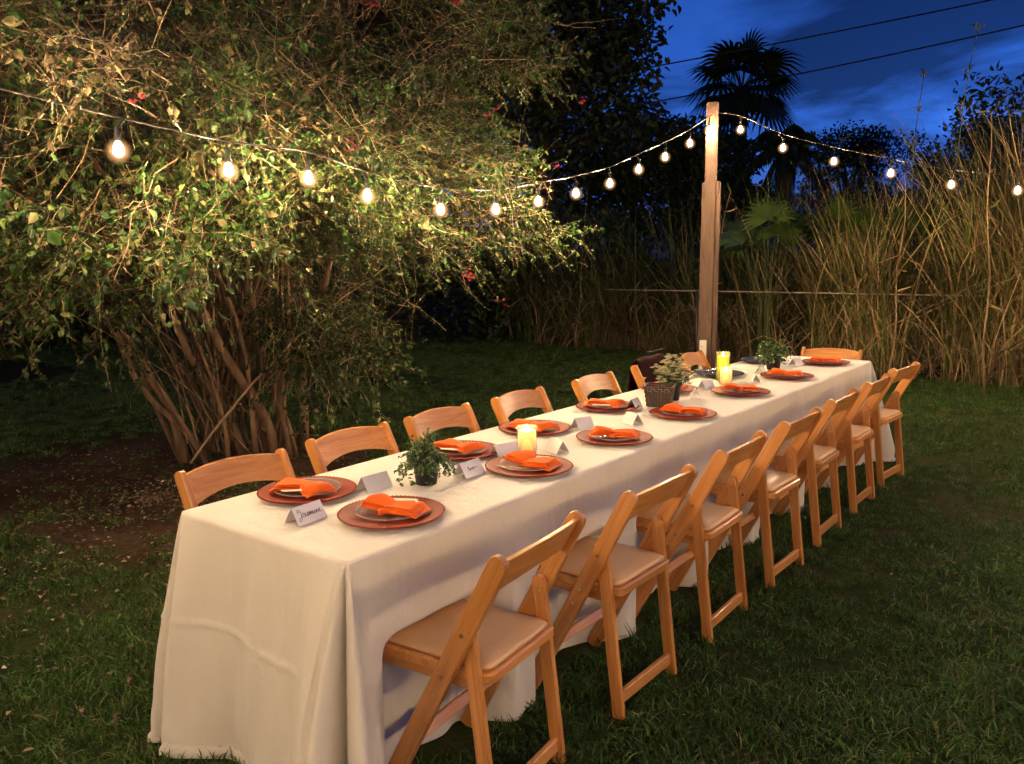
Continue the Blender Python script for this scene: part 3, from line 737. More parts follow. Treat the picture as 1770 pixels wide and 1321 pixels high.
make_card(.385, 1.150, -.22, 'blank white tent card just before the small lit candle', None)
make_card(.510, 1.325, 1.15, 'white tent card seen end-on between candle and third lawn-side plate', None, .095)
make_card(.350, 1.766, -.35, 'white tent card standing alone midway between candle and basket', None, .09)
make_card(.480, 1.990, 1.1, 'white tent card turned sideways before the fourth lawn-side plate', None, .09)
make_card(.300, 2.330, .1, 'white tent card standing against the wicker basket', None, .085)
make_card(.420, 2.790, .5, 'slightly turned white tent card just past the flowering plant', None, .085)
make_card(.335, 3.120, -.3, 'white tent card between flowering plant and tall yellow candle', None, .085)
make_card(.460, 3.500, .9, 'white tent card just past the tall yellow candle', None, .085)
make_card(.350, 3.920, .2, 'white tent card just before the far potted plant', None, .085)
make_card(.420, 4.400, -.2, 'last white tent card, past the far potted plant', None, .10)

# ------------------------------------------------------------------ candles
def waxmat(name, col, glow, s):
    m, nt, b, o = new_mat(name)
    tc = nt.nodes.new('ShaderNodeTexCoord').outputs['Object']
    n = noise_node(nt, tc, 30, 3); c = ramp(nt, n, [(.3, tuple(.9*x for x in col)), (.7, col)])
    nt.links.new(c, b.inputs['Base Color']); b.inputs['Roughness'].default_value = .45
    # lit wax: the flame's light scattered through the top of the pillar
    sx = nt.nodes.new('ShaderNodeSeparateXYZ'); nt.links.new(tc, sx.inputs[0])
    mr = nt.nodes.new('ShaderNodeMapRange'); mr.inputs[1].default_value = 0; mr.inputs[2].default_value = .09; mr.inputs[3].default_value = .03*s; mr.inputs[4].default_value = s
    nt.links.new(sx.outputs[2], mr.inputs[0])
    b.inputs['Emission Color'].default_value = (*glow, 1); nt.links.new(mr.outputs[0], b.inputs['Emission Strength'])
    return m
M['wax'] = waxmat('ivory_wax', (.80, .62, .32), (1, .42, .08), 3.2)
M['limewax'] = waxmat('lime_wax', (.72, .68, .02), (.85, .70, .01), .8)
def candle(x, y, label, r=.036, h=.085):
    t = empty('candle', (x, y, ZT), label, 'candle', 'lit candles on the table')
    MB().lathe([(.001, .001), (r, .001), (r, h), (r-.004, h+.003), (r-.010, h), (r-.016, h-.014), (.001, h-.016)], 28).build('wax_pillar', M['wax'], t, True)
    MB().tube([(0, 0, h-.016), (.001, 0, h-.004)], .0012, 5).build('wick', M['ink'], t)
    MB().lathe([(.0006, -.008), (.0040, -.003), (.0052, .002), (.0042, .010), (.002, .017), (.0003, .022)], 10, (0, 0, h), True).build('flame', M['flame'], t, True)
    MB().lathe([(r+.006, .0), (r+.006, h+.018), (r+.0035, h+.018), (r+.0035, .0)], 32).build('glass_cup', M['glass'], t, True)
    return t
candle(.414, 1.256, 'short ivory candle glowing in a clear glass, nearest on the table')
candle(.36, 3.335, 'short lit ivory candle in front of the tall yellow one', .034, .080)
t = empty('glass_candle', (.285, 3.46, ZT), 'tall glass cylinder of lime yellow wax behind the lit candle', 'candle', 'lit candles on the table')
MB().lathe([(.001, .004), (.037, .004), (.037, .148), (.030, .150), (.001, .146)], 28).build('wax_pillar', M['limewax'], t, True)
MB().lathe([(.001, .0), (.041, .0), (.043, .175), (.0405, .175), (.0385, .003), (.001, .003)], 32).build('glass_cup', M['vase'], t, True)
MB().lathe([(.0006, -.008), (.0036, -.003), (.0046, .002), (.0036, .009), (.0003, .018)], 10, (0, 0, .156), True).build('flame', M['flame'], t, True)

# ------------------------------------------------------------------ plants on the table
def pot(t, r=.048, h=.088):
    MB().lathe([(.001, 0), (r*.76, 0), (r*.95, h*.82), (r*1.0, h*.82), (r*1.06, h*.84), (r*1.06, h), (r*.98, h), (r*.96, h*.88), (.001, h*.88)], 28).build('pot', M['pot'], t, True)
    MB().lathe([(.001, h*.92), (r*.95, h*.89)], 20).build('soil', M['potsoil'], t)
def sprigs(t, z0, R, Hh, n, nl, lsz, m, blooms=0, droop=.4, seed=1):
    r = np.random.default_rng(seed)
    S = 7; tt = np.linspace(0, 1, S)
    az = r.uniform(0, 2*math.pi, n); el = np.arccos(r.uniform(.12, .98, n)); ln = R*r.uniform(.65, 1.15, n)
    d = np.stack([np.cos(az)*np.sin(el), np.sin(az)*np.sin(el), np.cos(el)*Hh/R], -1)
    p = V(0, 0, z0)+d[:, None]*ln[:, None, None]*tt[None, :, None]; p[..., 2] -= (droop*R*np.sin(el)[:, None]*tt**2.2)
    p += r.normal(0, .003, p.shape)*tt[None, :, None]
    v, f = thin_tubes(p, np.full(n, .0011)); fmesh('stems', v, f, M['twig'], t)
    k = r.integers(2, S, n*nl); i = r.integers(0, n, n*nl)
    q = p[i, k]+r.normal(0, .004, (n*nl, 3)); dd = (p[i, k]-p[i, k-1]); dd /= np.linalg.norm(dd, axis=1, keepdims=True)+1e-9
    dd = dd*.6+unit(n*nl)*.9; nn = unit(n*nl)*.7; nn[:, 2] += 1
    v, f = leaves(q, dd, nn, r.uniform(.7, 1.3, n*nl)*lsz, r.uniform(.5, .8, n*nl)*lsz); tag(fmesh('foliage', v, f, m, t), kind='stuff')
    if blooms:
        j = r.integers(0, n, blooms); c = p[j, -1]+d[j]*.008+r.normal(0, .007, (blooms, 3)); c[:, 2] += .008
        a = []; 
        for s_ in range(5):
            ang = s_*1.2566; dd = np.tile(V(math.cos(ang), math.sin(ang), .55), (blooms, 1)); nn = np.tile(V(-math.cos(ang)*.4, -math.sin(ang)*.4, 1), (blooms, 1))
            a.append(leaves(c, dd, nn, np.full(blooms, .0145), np.full(blooms, .0125)))
        v, f = cat(a); tag(fmesh('blossoms', v, f, M['whitebloom'], t), kind='stuff')
t = empty('potted_plant', (.41, .675, ZT), 'leafy green plant in a black pot, nearest on the table', 'potted plant', 'potted plants on the table')
pot(t); sprigs(t, .085, .095, .10, 70, 17, .017, M['potleaf'], droop=.75, seed=2)
t = empty('potted_plant', (.345, 2.66, ZT), 'cream flowering plant in a black pot behind the wicker basket', 'potted plant', 'potted plants on the table')
pot(t, .05, .09); sprigs(t, .085, .10, .135, 60, 12, .017, M['potleaf'], 230, .15, seed=3)
t = empty('potted_plant', (.36, 4.12, ZT), 'green plant in a black pot at the far end of the table', 'potted plant', 'potted plants on the table')
pot(t, .055, .10); sprigs(t, .095, .115, .13, 60, 16, .020, M['potleaf'], droop=.5, seed=4)
def square_basket():
    t = empty('wicker_basket', (.375, 2.46, ZT), 'square dark wicker basket in front of the flowering plant', 'basket', rz=.35)
    hb, ht, Hh = .058, .072, .105
    for k in range(4):
        a = k*H; R_ = Matrix.Rotation(a, 3, 'Z'); b = MB(); n = 8
        for i in range(9):
            z = .006+i*.0115
            w_ = hb+(ht-hb)*z/Hh
            for j in range(n):
                x0 = -w_+2*w_*j/n; x1 = -w_+2*w_*(j+1)/n; off = .0022 if (i+j) % 2 else -.0012
                b.add(*[[tuple(R_@Vector(pp)) for pp in ((x0+.0006, -w_-off, z), (x1-.0006, -w_-off, z), (x1-.0006, -w_-off-.0012, z+.005), (x1-.0006, -w_-off, z+.0105), (x0+.0006, -w_-off, z+.0105), (x0+.0006, -w_-off-.0012, z+.005))], [(0, 1, 2, 5), (5, 2, 3, 4)]])
        o = b.build('woven_side', M['basket'], t)
        md = o.modifiers.new('thickness', 'SOLIDIFY'); md.thickness = .004
    rim = [(s1*ht*1.02, s2*ht*1.02, Hh) for s1, s2 in ((1, 1), (-1, 1), (-1, -1), (1, -1), (1, 1))]
    b = MB()
    for p, q in zip(rim[:-1], rim[1:]): b.tube([p, q], .005, 6)
    b.build('rim', M['basket'], t)
    MB().bar((0, -hb+.003, .006), (0, hb-.003, .006), hb*2-.006, .008, (1, 0, 0), .001).build('base', M['basket'], t)
    MB().bar((0, -ht+.012, .083), (0, ht-.012, .083), ht*2-.024, .01, (1, 0, 0), .004).build('lining', M['cloth'], t)
square_basket()

# ------------------------------------------------------------------ post, stake, string lights
PX, PY = -1.14, 6.36
pr_ = empty('light_post', (PX, PY, 0), 'tall square wooden post holding the string lights, thicker lower half', 'post', rz=.30)
MB().bar((0, 0, 0), (0, 0, 2.95), .105, .09, (1, 0, 0), .004).build('upper_post', M['post_wood'], pr_)
MB().bar((-.012, -.0655, 0), (-.008, -.0655, 2.2), .128, .038, (1, 0, 0), .003).build('front_board', M['post_wood'], pr_)
MB().bar((.075, .0, 0), (.075, .0, 2.21), .10, .036, (0, 1, 0), .003).build('side_board', M['post_wood'], pr_)
b = MB()
for z in (.3, .9, 1.5, 2.1):
    for x in (-.04, .02): b.tube([(x, -.085, z), (x, -.087, z)], .006, 8)
b.build('screw', M['darkmetal'], pr_)
st = empty('white_stake', (-1.06, 6.10, 0), 'short white stake standing at the foot of the light post', 'stake')
MB().bar((0, 0, 0), (0, 0, .70), .065, .03, (1, .8, 0), .003).build('board', M['stake'], st)
MB().tube([(0, -.017, .64), (0, -.021, .64)], .006, 8).build('screw', M['darkmetal'], st)

def string(name_label, bulbs, anchors, group='outdoor string lights'):
    t = empty('string_light', (0, 0, 0), name_label, 'string lights', group)
    # the cable passes 11 cm above each bulb
    path = [np.array(anchors[0])]+[V(*b)+V(0, 0, .125) for b in bulbs]+[np.array(anchors[1])]
    MB().tube(curve(path, 5), .0045, 6).build('cable', M['cable'], t, True)
    for bx_ in bulbs:
        c = V(*bx_); tw = rng.normal(0, .017, 2)
        s_ = MB().tube([c+V(tw[0], tw[1], .122), c+V(0, 0, .085), c+V(0, 0, .080), c+V(0, 0, .034)], [.004, .006, .0115, .0125], 10).build('socket', M['socket'], t, True)
        prof = [(.007, .034), (.012, .027), (.0185, .014), (.0208, .001), (.0195, -.010), (.014, -.018), (.0065, -.023), (.0006, -.024)]
        o = MB().lathe(prof, 14, tuple(c), False).build('bulb', M['bulb'], s_, True)
        MB().ball(c, .056, 28).build('halo_shell', M['halo'], s_, True)  # added halo shell, its glow imitates bloom; the bulb has no outer glass
    return t
LB = [(-1.09, 6.18, 2.67), (-1.05, 5.70, 2.50), (-1.04, 5.21, 2.34), (-1.02, 4.72, 2.20), (-1.00, 4.24, 2.06), (-.98, 3.74, 1.96), (-.96, 3.25, 1.88), (-.94, 2.77, 1.81),
      (-.93, 2.25, 1.79), (-.92, 1.68, 1.84), (-.88, 1.27, 1.90), (-.84, .81, 1.90), (-.82, .32, 1.94)]
LB2 = [(-.82, -.2, 2.0), (-.82, -.75, 2.06), (-.82, -1.3, 2.12), (-.82, -1.85, 2.2), (-.82, -2.4, 2.28), (-.82, -2.95, 2.38)]
RB = [(-.88, 6.42, 2.68), (-.47, 6.43, 2.48), (-.02, 6.48, 2.33), (.45, 6.54, 2.20), (.92, 6.60, 2.08), (1.40, 6.67, 2.01)]
RB2 = [(1.9, 6.72, 1.97), (2.4, 6.8, 1.97), (2.9, 6.85, 2.0), (3.4, 6.9, 2.06), (3.9, 6.95, 2.15), (4.4, 7.0, 2.28)]
BB = [(-.3+.55*k, -3.42, 2.42-.35*math.sin(math.pi*(k+1)/11)) for k in range(10)]
string('warm string lights sagging from the post along the bush side of the table', LB+LB2, [(PX, PY, 2.84), (-.85, -3.35, 2.6)])
string('warm string lights running from the post across the dry reeds', RB+RB2, [(PX, PY, 2.86), (4.85, 7.02, 2.6)])
SB = [(5.02, -2.9+.62*k, 2.45-.4*math.sin(math.pi*(k+1)/17)) for k in range(16)]
string('warm string lights along the open lawn side, beyond the chairs', SB, [(5.25, -3.4, 2.6), (4.92, 7.0, 2.6)])
string('warm string lights hung across the lawn before the near table end', BB, [(-.85, -3.4, 2.6), (5.2, -3.4, 2.6)])
for (x, y, lab) in ((-.88, -3.42, 'wooden light post at the near bush-side corner'), (4.92, 7.04, 'wooden light post at the far lawn corner'), (5.28, -3.4, 'wooden light post at the near lawn corner')):
    q = empty('light_post', (x, y, 0), lab, 'post'); MB().bar((0, 0, 0), (0, 0, 2.75), .09, .09, (1, 0, 0), .004).build('upper_post', M['post_wood'], q)

# ------------------------------------------------------------------ big flowering bush
def bush():
    base = V(-3.1, 2.25, 0)
    t = empty('flowering_bush', tuple(base), 'large sprawling green bush with many trunks and red blossoms', 'bush')
    o3 = V(*base)
    blobs = [(-1.45, 3.12, 2.14, .42, .22, .20, .22), (-1.12, 3.55, 2.10, .38, .25, .18, .18), (-.90, 4.05, 2.06, .32, .25, .16, .14), (-1.9, 3.45, 2.1, .55, .45, .42, .42), (-1.6, 3.85, 1.95, .75, .72, .48, .95), (-1.05, 4.5, 1.9, .6, .55, .42, .5), (-.55, 5.1, 1.9, .5, .45, .36, .32), (-2.3, 4.5, 2.35, 1.25, 1.25, 1.15, 2.6), (-1.35, 5.0, 2.35, .85, .95, .85, 1.5), (-2.3, 6.1, 2.9, 2.3, 2.0, 1.75, 5.0), (-3.7, 5.4, 2.55, 1.6, 1.9, 1.30, 3.6), (-2.6, 5.1, 2.5, 1.4, 1.5, 1.35, 2.6), (-1.9, 6.0, 4.2, 2.1, 1.9, 1.1, 3.0),
             (-.55, 6.3, 3.35, .80, 1.1, .75, 1.4), (-.60, 6.0, 2.05, .78, 1.0, .62, 1.2), (-1.35, 6.0, 1.45, .75, .9, .62, 1.1), (-1.25, 5.9, .95, .45, .6, .45, .35),
             (-.02, 6.2, 2.95, .45, .4, .22, .16), (.22, 6.3, 1.78, .38, .35, .15, .12), (-.10, 6.0, 2.15, .40, .4, .20, .14), (-.30, 6.1, 3.25, .4, .4, .30, .2), (-3.2, 5.2, 1.22, .22, .3, .30, .10), (-2.5, 5.6, .95, .35, .3, .18, .08),
             (-4.8, 5.6, 3.4, 1.6, 1.8, 1.6, 2.6)]
    wts = np.array([b[6] for b in blobs]); wts /= wts.sum()
    n = 14500; P = []
    c0 = ld(-2.2, 6.1, 2.4)
    for i in rng.choice(len(blobs), n, p=wts):
        l, d, z, rl, rd, rz, _ = blobs[i]
        u = unit(1)[0]; k = random.random()**.36
        P.append(ld(l+u[0]*rl*k, d+u[1]*rd*k, z+u[2]*rz*k))
    P = np.array(P)
    nz = np.array([noise.noise(Vector((p[0]*1.5, p[1]*1.5, p[2]*1.7))) + .5*noise.noise(Vector((p[0]*3.4, p[1]*3.4, p[2]*3.4+7))) for p in P])
    keep = (nz > -.07) & (P[:, 2] > .35)
    # keep clear of the table and of the near chairs
    keep &= ~((P[:, 0] > np.where(P[:, 1] < 1.7, -.48, -.78)) & (P[:, 2] < 2.3)); keep &= ~((P[:, 0] > -.78) & (P[:, 2] < 1.5))
    for b_ in LB+LB2[:2]:       # cleared round every bulb, mostly on the side facing the lawn
        q_ = P-np.array(b_); dr = norm(CAM-np.array(b_)); al = q_@dr; pe = np.linalg.norm(q_-al[:, None]*dr, axis=1)
        keep &= ~((np.linalg.norm(q_, axis=1) < .31) | ((al > 0) & (pe < .13)))
    P = P[keep]; nz = nz[keep]; n = len(P)
    out_ = (P-c0)*V(1, 1, .8); out_ /= np.linalg.norm(out_, axis=1, keepdims=True)
    d = out_*.75+unit(n)*.75; d[:, 2] += .15; d /= np.linalg.norm(d, axis=1, keepdims=True)
    S = 6; tt = np.linspace(0, 1, S); ln = rng.uniform(.22, .58, n)
    droop = rng.uniform(.1, .55, n)
    tw = P[:, None]+d[:, None]*ln[:, None, None]*(tt-.4)[None, :, None]; tw[..., 2] -= droop[:, None]*ln[:, None]*tt[None]**2
    tw += rng.normal(0, .012, tw.shape)
    v1 = thin_tubes(tw, rng.uniform(.0016, .0042, n))
    # long arching canes
    m = 110; q0 = o3+np.stack([rng.normal(0, .15, m), rng.normal(0, .15, m), rng.uniform(.05, .5, m)], -1); tgt = P[rng.integers(0, n, m)]
    S2 = 12; t2 = np.linspace(0, 1, S2)[None, :, None]
    mid = q0*.72+tgt*.28+np.stack([0*tgt[:, 2], 0*tgt[:, 2], tgt[:, 2]*.55], -1)+rng.normal(0, .2, (m, 3))
    cn_ = (1-t2)**2*q0[:, None]+2*t2*(1-t2)*mid[:, None]+t2**2*tgt[:, None]+np.cumsum(rng.normal(0, .012, (m, S2, 3)), axis=1)
    v2 = thin_tubes(cn_, rng.uniform(.005, .012, m))
    # fine bare twiglets, many pale
    m = 3600; q0 = P[rng.integers(0, n, m)]+rng.normal(0, .10, (m, 3)); d3 = unit(m); d3[:, 2] = np.abs(d3[:, 2])*.8; S3 = 5
    c3 = q0[:, None]+d3[:, None]*(rng.uniform(.12, .5, m)[:, None, None])*np.linspace(0, 1, S3)[None, :, None]+np.cumsum(rng.normal(0, .010, (m, S3, 3)), axis=1)
    c3 = c3[~((c3[:, :, 0] > -.66) & (c3[:, :, 2] < 2.0)).any(1)]
    v3 = thin_tubes(c3, rng.uniform(.0012, .0032, len(c3)))
    v, f = cat([v1, v2, v3]); v = v-o3
    tag(fmesh('twigs', v, f, M['twig'], t), kind='stuff')
    # leaves along the twigs
    nl = np.clip((19+20*nz).astype(int), 6, 32)
    # sparser, twiggier zone up left
    zone = ((P[:, 2]-1.54)/((P-CAM)@FH) > .14) & (((P-CAM)@RH)/((P-CAM)@FH) < -.12); nl[zone] = (nl[zone]*.85).astype(int)
    idx = np.repeat(np.arange(n), nl); k = rng.uniform(.15, 1, len(idx))*(S-1); k0 = np.minimum(k.astype(int), S-2); fr = (k-k0)[:, None]
    q = tw[idx, k0]*(1-fr)+tw[idx, k0+1]*fr; along = tw[idx, k0+1]-tw[idx, k0]; along /= np.linalg.norm(along, axis=1, keepdims=True)+1e-9
    dd = along*.5+unit(len(idx))*.85; dd[:, 2] -= .18; nn = unit(len(idx))*.75; nn[:, 2] += .8
    big = rng.uniform(0, 1, len(idx)) < .04
    q = q+unit(len(idx))*.012; ok = np.ones(len(idx), bool)
    for b_ in LB+LB2[:2]:
        q_ = q-np.array(b_); dr = norm(CAM-np.array(b_)); al = q_@dr; pe = np.linalg.norm(q_-al[:, None]*dr, axis=1)
        ok &= ~((np.linalg.norm(q_, axis=1) < .16) | ((al > 0) & (pe < .055)))
    ok &= ~((q[:, 0] > -.38) & (q[:, 2] < 2.2)); ok &= ~((q[:, 0] > -.64) & (q[:, 2] < 1.6)); q, dd, nn, big, idx = q[ok], dd[ok], nn[ok], big[ok], idx[ok]
    L = rng.uniform(.020, .045, len(idx))*np.where(big, 1.8, 1); Wd = L*rng.uniform(.55, .78, len(idx))
    pn = np.array([noise.noise(Vector((p_[0]*.9, p_[1]*.9, p_[2]*.9+20))) for p_ in P]); Pd = (P-CAM)@FH; up_left = smooth01(((P[:, 2]-1.54)/Pd-.10)/.12)*smooth01((-.05-((P-CAM)@RH)/Pd)/.15)
    dry = (pn+.48*up_left > .46)[idx] | (rng.uniform(0, 1, len(idx)) < .06)
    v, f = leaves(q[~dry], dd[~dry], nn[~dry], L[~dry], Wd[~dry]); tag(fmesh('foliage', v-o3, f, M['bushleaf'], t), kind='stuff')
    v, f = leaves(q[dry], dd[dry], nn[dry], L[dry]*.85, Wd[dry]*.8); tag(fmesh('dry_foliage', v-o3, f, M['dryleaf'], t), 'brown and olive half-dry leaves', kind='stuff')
    print('bush leaves', len(idx), 'twigs', n)
    # trunks: each its own part
    stems = [((.30, .02), (-.6, -2.05, 1.5), .050), ((.05, .0), (-1.15, -1.7, 1.9), .040), ((-.25, .05), (-1.0, -2.3, 1.4), .034), ((-.35, -.05), (-1.55, -1.4, 1.6), .044),
             ((.35, .2), (.3, -1.6, 2.0), .03), ((.1, .3), (.9, -1.1, 1.8), .036), ((.4, .35), (1.5, -.2, 1.9), .040), ((.25, -.15), (.0, -2.6, 2.4), .022), ((.38, .0), (.2, -2.2, 2.5), .020),
             ((-.1, .35), (-.6, .6, 2.4), .045), ((-.3, .3), (-1.8, .3, 2.2), .040), ((.2, .5), (.8, 1.3, 2.5), .036), ((-.42, .1), (-2.0, -.6, 1.9), .026), ((.02, -.2), (-.45, -2.4, 1.9), .018), ((.42, .12), (1.1, -1.7, 1.6), .018), ((.3, .1), (1.0, -2.0, 2.0), .014), ((.12, .1), (-.9, -2.0, 2.2), .013), ((.22, -.1), (.7, -2.2, 2.2), .012), ((-.3, .0), (-1.9, -1.8, 2.0), .013), ((.0, .15), (.1, -1.5, 2.4), .016), ((-.15, -.12), (-1.6, -2.2, 1.8), .020)]
    # directions given as (right, toward viewer negative, up) of the viewer's spot
    for (bx_, by), (l, dd_, z), r0 in stems:
        a = RH*bx_+FH*by*1.0; e = RH*(bx_+(l-bx_)*.44)+FH*dd_*.40+V(0, 0, z*1.15); r0 *= .8
        side = random.uniform(-.12, .12); pts = []
        for k in range(11):
            s_ = k/10; p_ = a*(1-s_)+e*s_; p_[2] = z*s_**.85
            p_ += RH*side*math.sin(math.pi*s_)+RH*.030*math.sin(s_*9+bx_*20)+FH*.03*math.cos(s_*8+by*17); pts.append(p_)
        pts[0][2] = -.03
        last = pts[-1]; pts += [last+(last-pts[-2])*j+V(0, 0, .05*j)+RH*random.uniform(-.03, .03) for j in (1.5, 3, 5)]
        rad = [r0*(1.35 if k == 0 else 1.12 if k == 1 else 1-.045*k) for k in range(len(pts))]
        MB().tube(pts, rad, 9).build('trunk', M['bark'], t, True)
    # blossoms that can be picked out one by one
    for (x_, y_, dp_) in ((848, 198, 4.8), (606, 252, 4.0), (962, 285, 5.9), (785, 8, 4.9), (640, 5, 4.9), (815, 478, 5.3), (238, 170, 3.7), (868, 520, 5.8), (805, 470, 5.4), (1010, 170, 6.2)):
        q = (fw+r_*(x_-885)/1437.5-u_*(y_-660.5)/1437.5); q = CAM+q/(q@FH)*dp_
        a = []
        for j in range(3 if x_ > 780 else 4):
            c = (q+rng.normal(0, .018, 3))[None]
            for s_ in range(3):
                ang = s_*2.09+random.random(); dd = norm(np.array([math.cos(ang), math.sin(ang), random.uniform(-.3, .8)]))[None]
                a.append(leaves(c, dd, unit(1)+V(0, 0, .5), np.array([.024]), np.array([.021])))
        v, f = cat(a); fmesh('blossom', v-o3, f, M['bract'], t)
bush()

# ------------------------------------------------------------------ reeds and undergrowth along the back
def reed_line(x):   # front edge of the thicket in world y, for a world x
    return 9.25-.16*(x-1)+.25*math.sin(x*1.3)
def reed_mass(name, label, m, n, x0, x1, hfun, depth=2.0, wmul=1.0, stiff=1.0, mx=1.0):
    xs = rng.uniform(x0, x1, n); dy = rng.uniform(0, 1, n)**1.3*depth
    ys = np.array([reed_line(x) for x in xs])+dy+rng.normal(0, .12, n)
    # clumped
    cl = np.array([noise.noise(Vector((x*1.3, y*1.3, 2))) for x, y in zip(xs, ys)]); k = cl > -.16; xs, ys, cl = xs[k], ys[k], cl[k]; n = len(xs)
    h = np.array([hfun(x) for x in xs])*rng.uniform(.35, 1.05, n)*(1+.35*cl)
    lean = rng.normal(0, .24*mx, (n, 2)); lean[:, 1] -= .26; lean = np.clip(lean, -.42, .34)
    S = 8; t = np.linspace(0, 1, S); bend = rng.uniform(0, 1.1, n)*(rng.uniform(0, 1, n) < .55)
    c = np.zeros((n, S, 3)); c[..., 0] = xs[:, None]+lean[:, :1]*h[:, None]*t**1.7; c[..., 1] = ys[:, None]+lean[:, 1:]*h[:, None]*t**1.7
    az = rng.uniform(0, 6.28, n)
    c[..., 0] += (np.cos(az)*bend*h*.35)[:, None]*t**3; c[..., 1] += (np.sin(az)*bend*h*.35)[:, None]*t**3
    c[..., 2] = h[:, None]*(t-.38*bend[:, None]*t**3.2)
    # some blades are broken over
    br = rng.uniform(0, 1, n) < .28; kk = np.clip((t-.55)/.45, 0, 1)
    c[br, :, 2] -= (h[br][:, None]*kk**1.0*.55); c[br, :, 0] += (np.cos(az[br])*h[br]*.28)[:, None]*kk
    c += rng.normal(0, .010, c.shape)*t[None, :, None]
    a = rng.uniform(0, math.pi, n); sd = np.stack([np.cos(a), np.sin(a), 0*a], -1)
    wd = (rng.uniform(.0035, .011, n)*wmul)[:, None]*np.array([.7, 1, 1.05, 1, .9, .7, .45, .06])[None]
    v, f = ribbons(c, sd[:, None]*wd[..., None])
    tag(fmesh(name, v, f, m), label, 'reeds', kind='stuff')
def hr(x): return float(np.interp(x, [-7, -5, -3.2, -2, -1, 0, 1, 2, 4, 6], [2.1, 2.3, 2.2, 2.3, 2.3, 2.45, 2.8, 3.15, 3.3, 3.3]))
reed_mass('dry_reeds', 'tall tangle of dry tan reeds behind the lawn', M['reed'], 16000, -1.6, 5.5, hr, 2.2)
reed_mass('green_reeds', 'green tall grass mixed into the reed bank behind the post', M['greenreed'], 10000, -8.0, 5.0, hr, 2.6, 1.15)
reed_mass('dry_reed_skirt', 'low broken straw along the foot of the reed bank', M['reed'], 3200, -5.5, 5.5, lambda x: .85, .7, .8, mx=2.2)
# fallen bent stalks
n = 900; S = 7; t_ = np.linspace(0, 1, S)
xs = rng.uniform(-6, 5, n); ys = np.array([reed_line(x) for x in xs])+rng.uniform(-.25, .7, n)
az = rng.uniform(0, 6.28, n); L_ = rng.uniform(.5, 1.5, n); rise = rng.uniform(.1, 1.3, n)
c = np.zeros((n, S, 3)); c[..., 0] = xs[:, None]+(np.cos(az)*L_)[:, None]*t_; c[..., 1] = ys[:, None]+(np.sin(az)*L_*.35)[:, None]*t_; c[..., 2] = .04+(rise*L_)[:, None]*np.sin(t_*2.4)*.8
c += np.cumsum(rng.normal(0, .016, c.shape), axis=1)
v, f = thin_tubes(c, rng.uniform(.004, .011, n)); v[:, 2] = np.maximum(v[:, 2], .01)
tag(fmesh('bent_stalks', v, f, M['twig']), 'bent bare stalks sticking out along the foot of the reeds', 'stalks', kind='stuff')
# canes tall enough to pick out singly
canes = [(2.02, 7.9, 3.3, -.35, 'tall pale cane leaning left, rising over the last bulbs'), (2.28, 8.0, 3.25, -.12, 'tall pale forked cane above the rightmost reeds'), (2.55, 8.1, 3.5, .10, 'tall straight cane with green tip near the last bulb'),
         (1.02, 8.5, 2.9, -.12, 'orange-lit cane standing just left of the third far bulb'), (1.45, 8.6, 2.9, -.2, 'thin dark cane curving over the far cable'), (.05, 8.7, 2.4, .05, 'slim tan cane under the second bulb right of the post'),
         (-2.35, 8.6, 2.3, .45, 'pale cane leaning left of the light post'), (.25, 9.6, 4.0, .18, 'tall feathery stem silhouetted against the blue sky'), (-.15, 9.9, 3.6, .05, 'shorter feathery stem silhouetted against the sky'), (3.0, 8.0, 3.1, .22, 'tall cane at the right edge of the reeds'), (2.75, 8.3, 2.8, -.25, 'crooked cane crossing the tall ones at the right')]
for ci, (x, y, h, lean, lab) in enumerate(canes):
    t = empty('tall_cane', (x, y, 0), lab, 'cane', 'tall canes rising out of the reeds')
    pts = [RH*(lean*h*.45*(k/9)**1.4+.03*math.sin(k*1.3+ci))+FH*.02*math.cos(k+ci)+V(0, 0, h*k/9) for k in range(10)]
    dark = ci in (7, 8)
    MB().tube(pts, [.015-.0012*k for k in range(10)], 6).build('stem', M['reed'] if not dark else M['greenreed'], t, True)
    nf = 70 if dark else 14; ii = rng.integers(3 if dark else 2, 10, nf); q = np.array([pts[i] for i in ii])+rng.normal(0, .01, (nf, 3))
    dd = unit(nf)*.7; dd[:, 2] += .7 if dark else .25
    v, f = leaves(q, dd, unit(nf), rng.uniform(.10, .22, nf)*(.62 if dark else 1.3), rng.uniform(.010, .026, nf)*(.7 if dark else 1)); fmesh('foliage', v, f, M['greenreed'] if dark or ci == 2 else M['reed'], t)
    if ci == 1:
        MB().tube([pts[6], pts[6]+RH*-.12+V(0, 0, .25), pts[6]+RH*-.30+V(0, 0, .62)], [.009, .008, .004], 6).build('fork', M['reed'], t, True)
# rail
rl = empty('fence_rail', (-1.6, 8.6, 0), 'long thin metal rail running level in front of the reeds', 'fence')
MB().tube([(-1.75, -.55, 1.07), (0, .02, 1.05), (2.6, .80, 1.02)], .009, 8).build('rail', M['railmetal'], rl, True)
for x, y in ((-.62, -.21), (2.5, .78)): MB().tube([(x, y+.03, 0), (x, y+.03, 1.06)], .016, 8).build('fence_post', M['darkmetal'], rl, True)

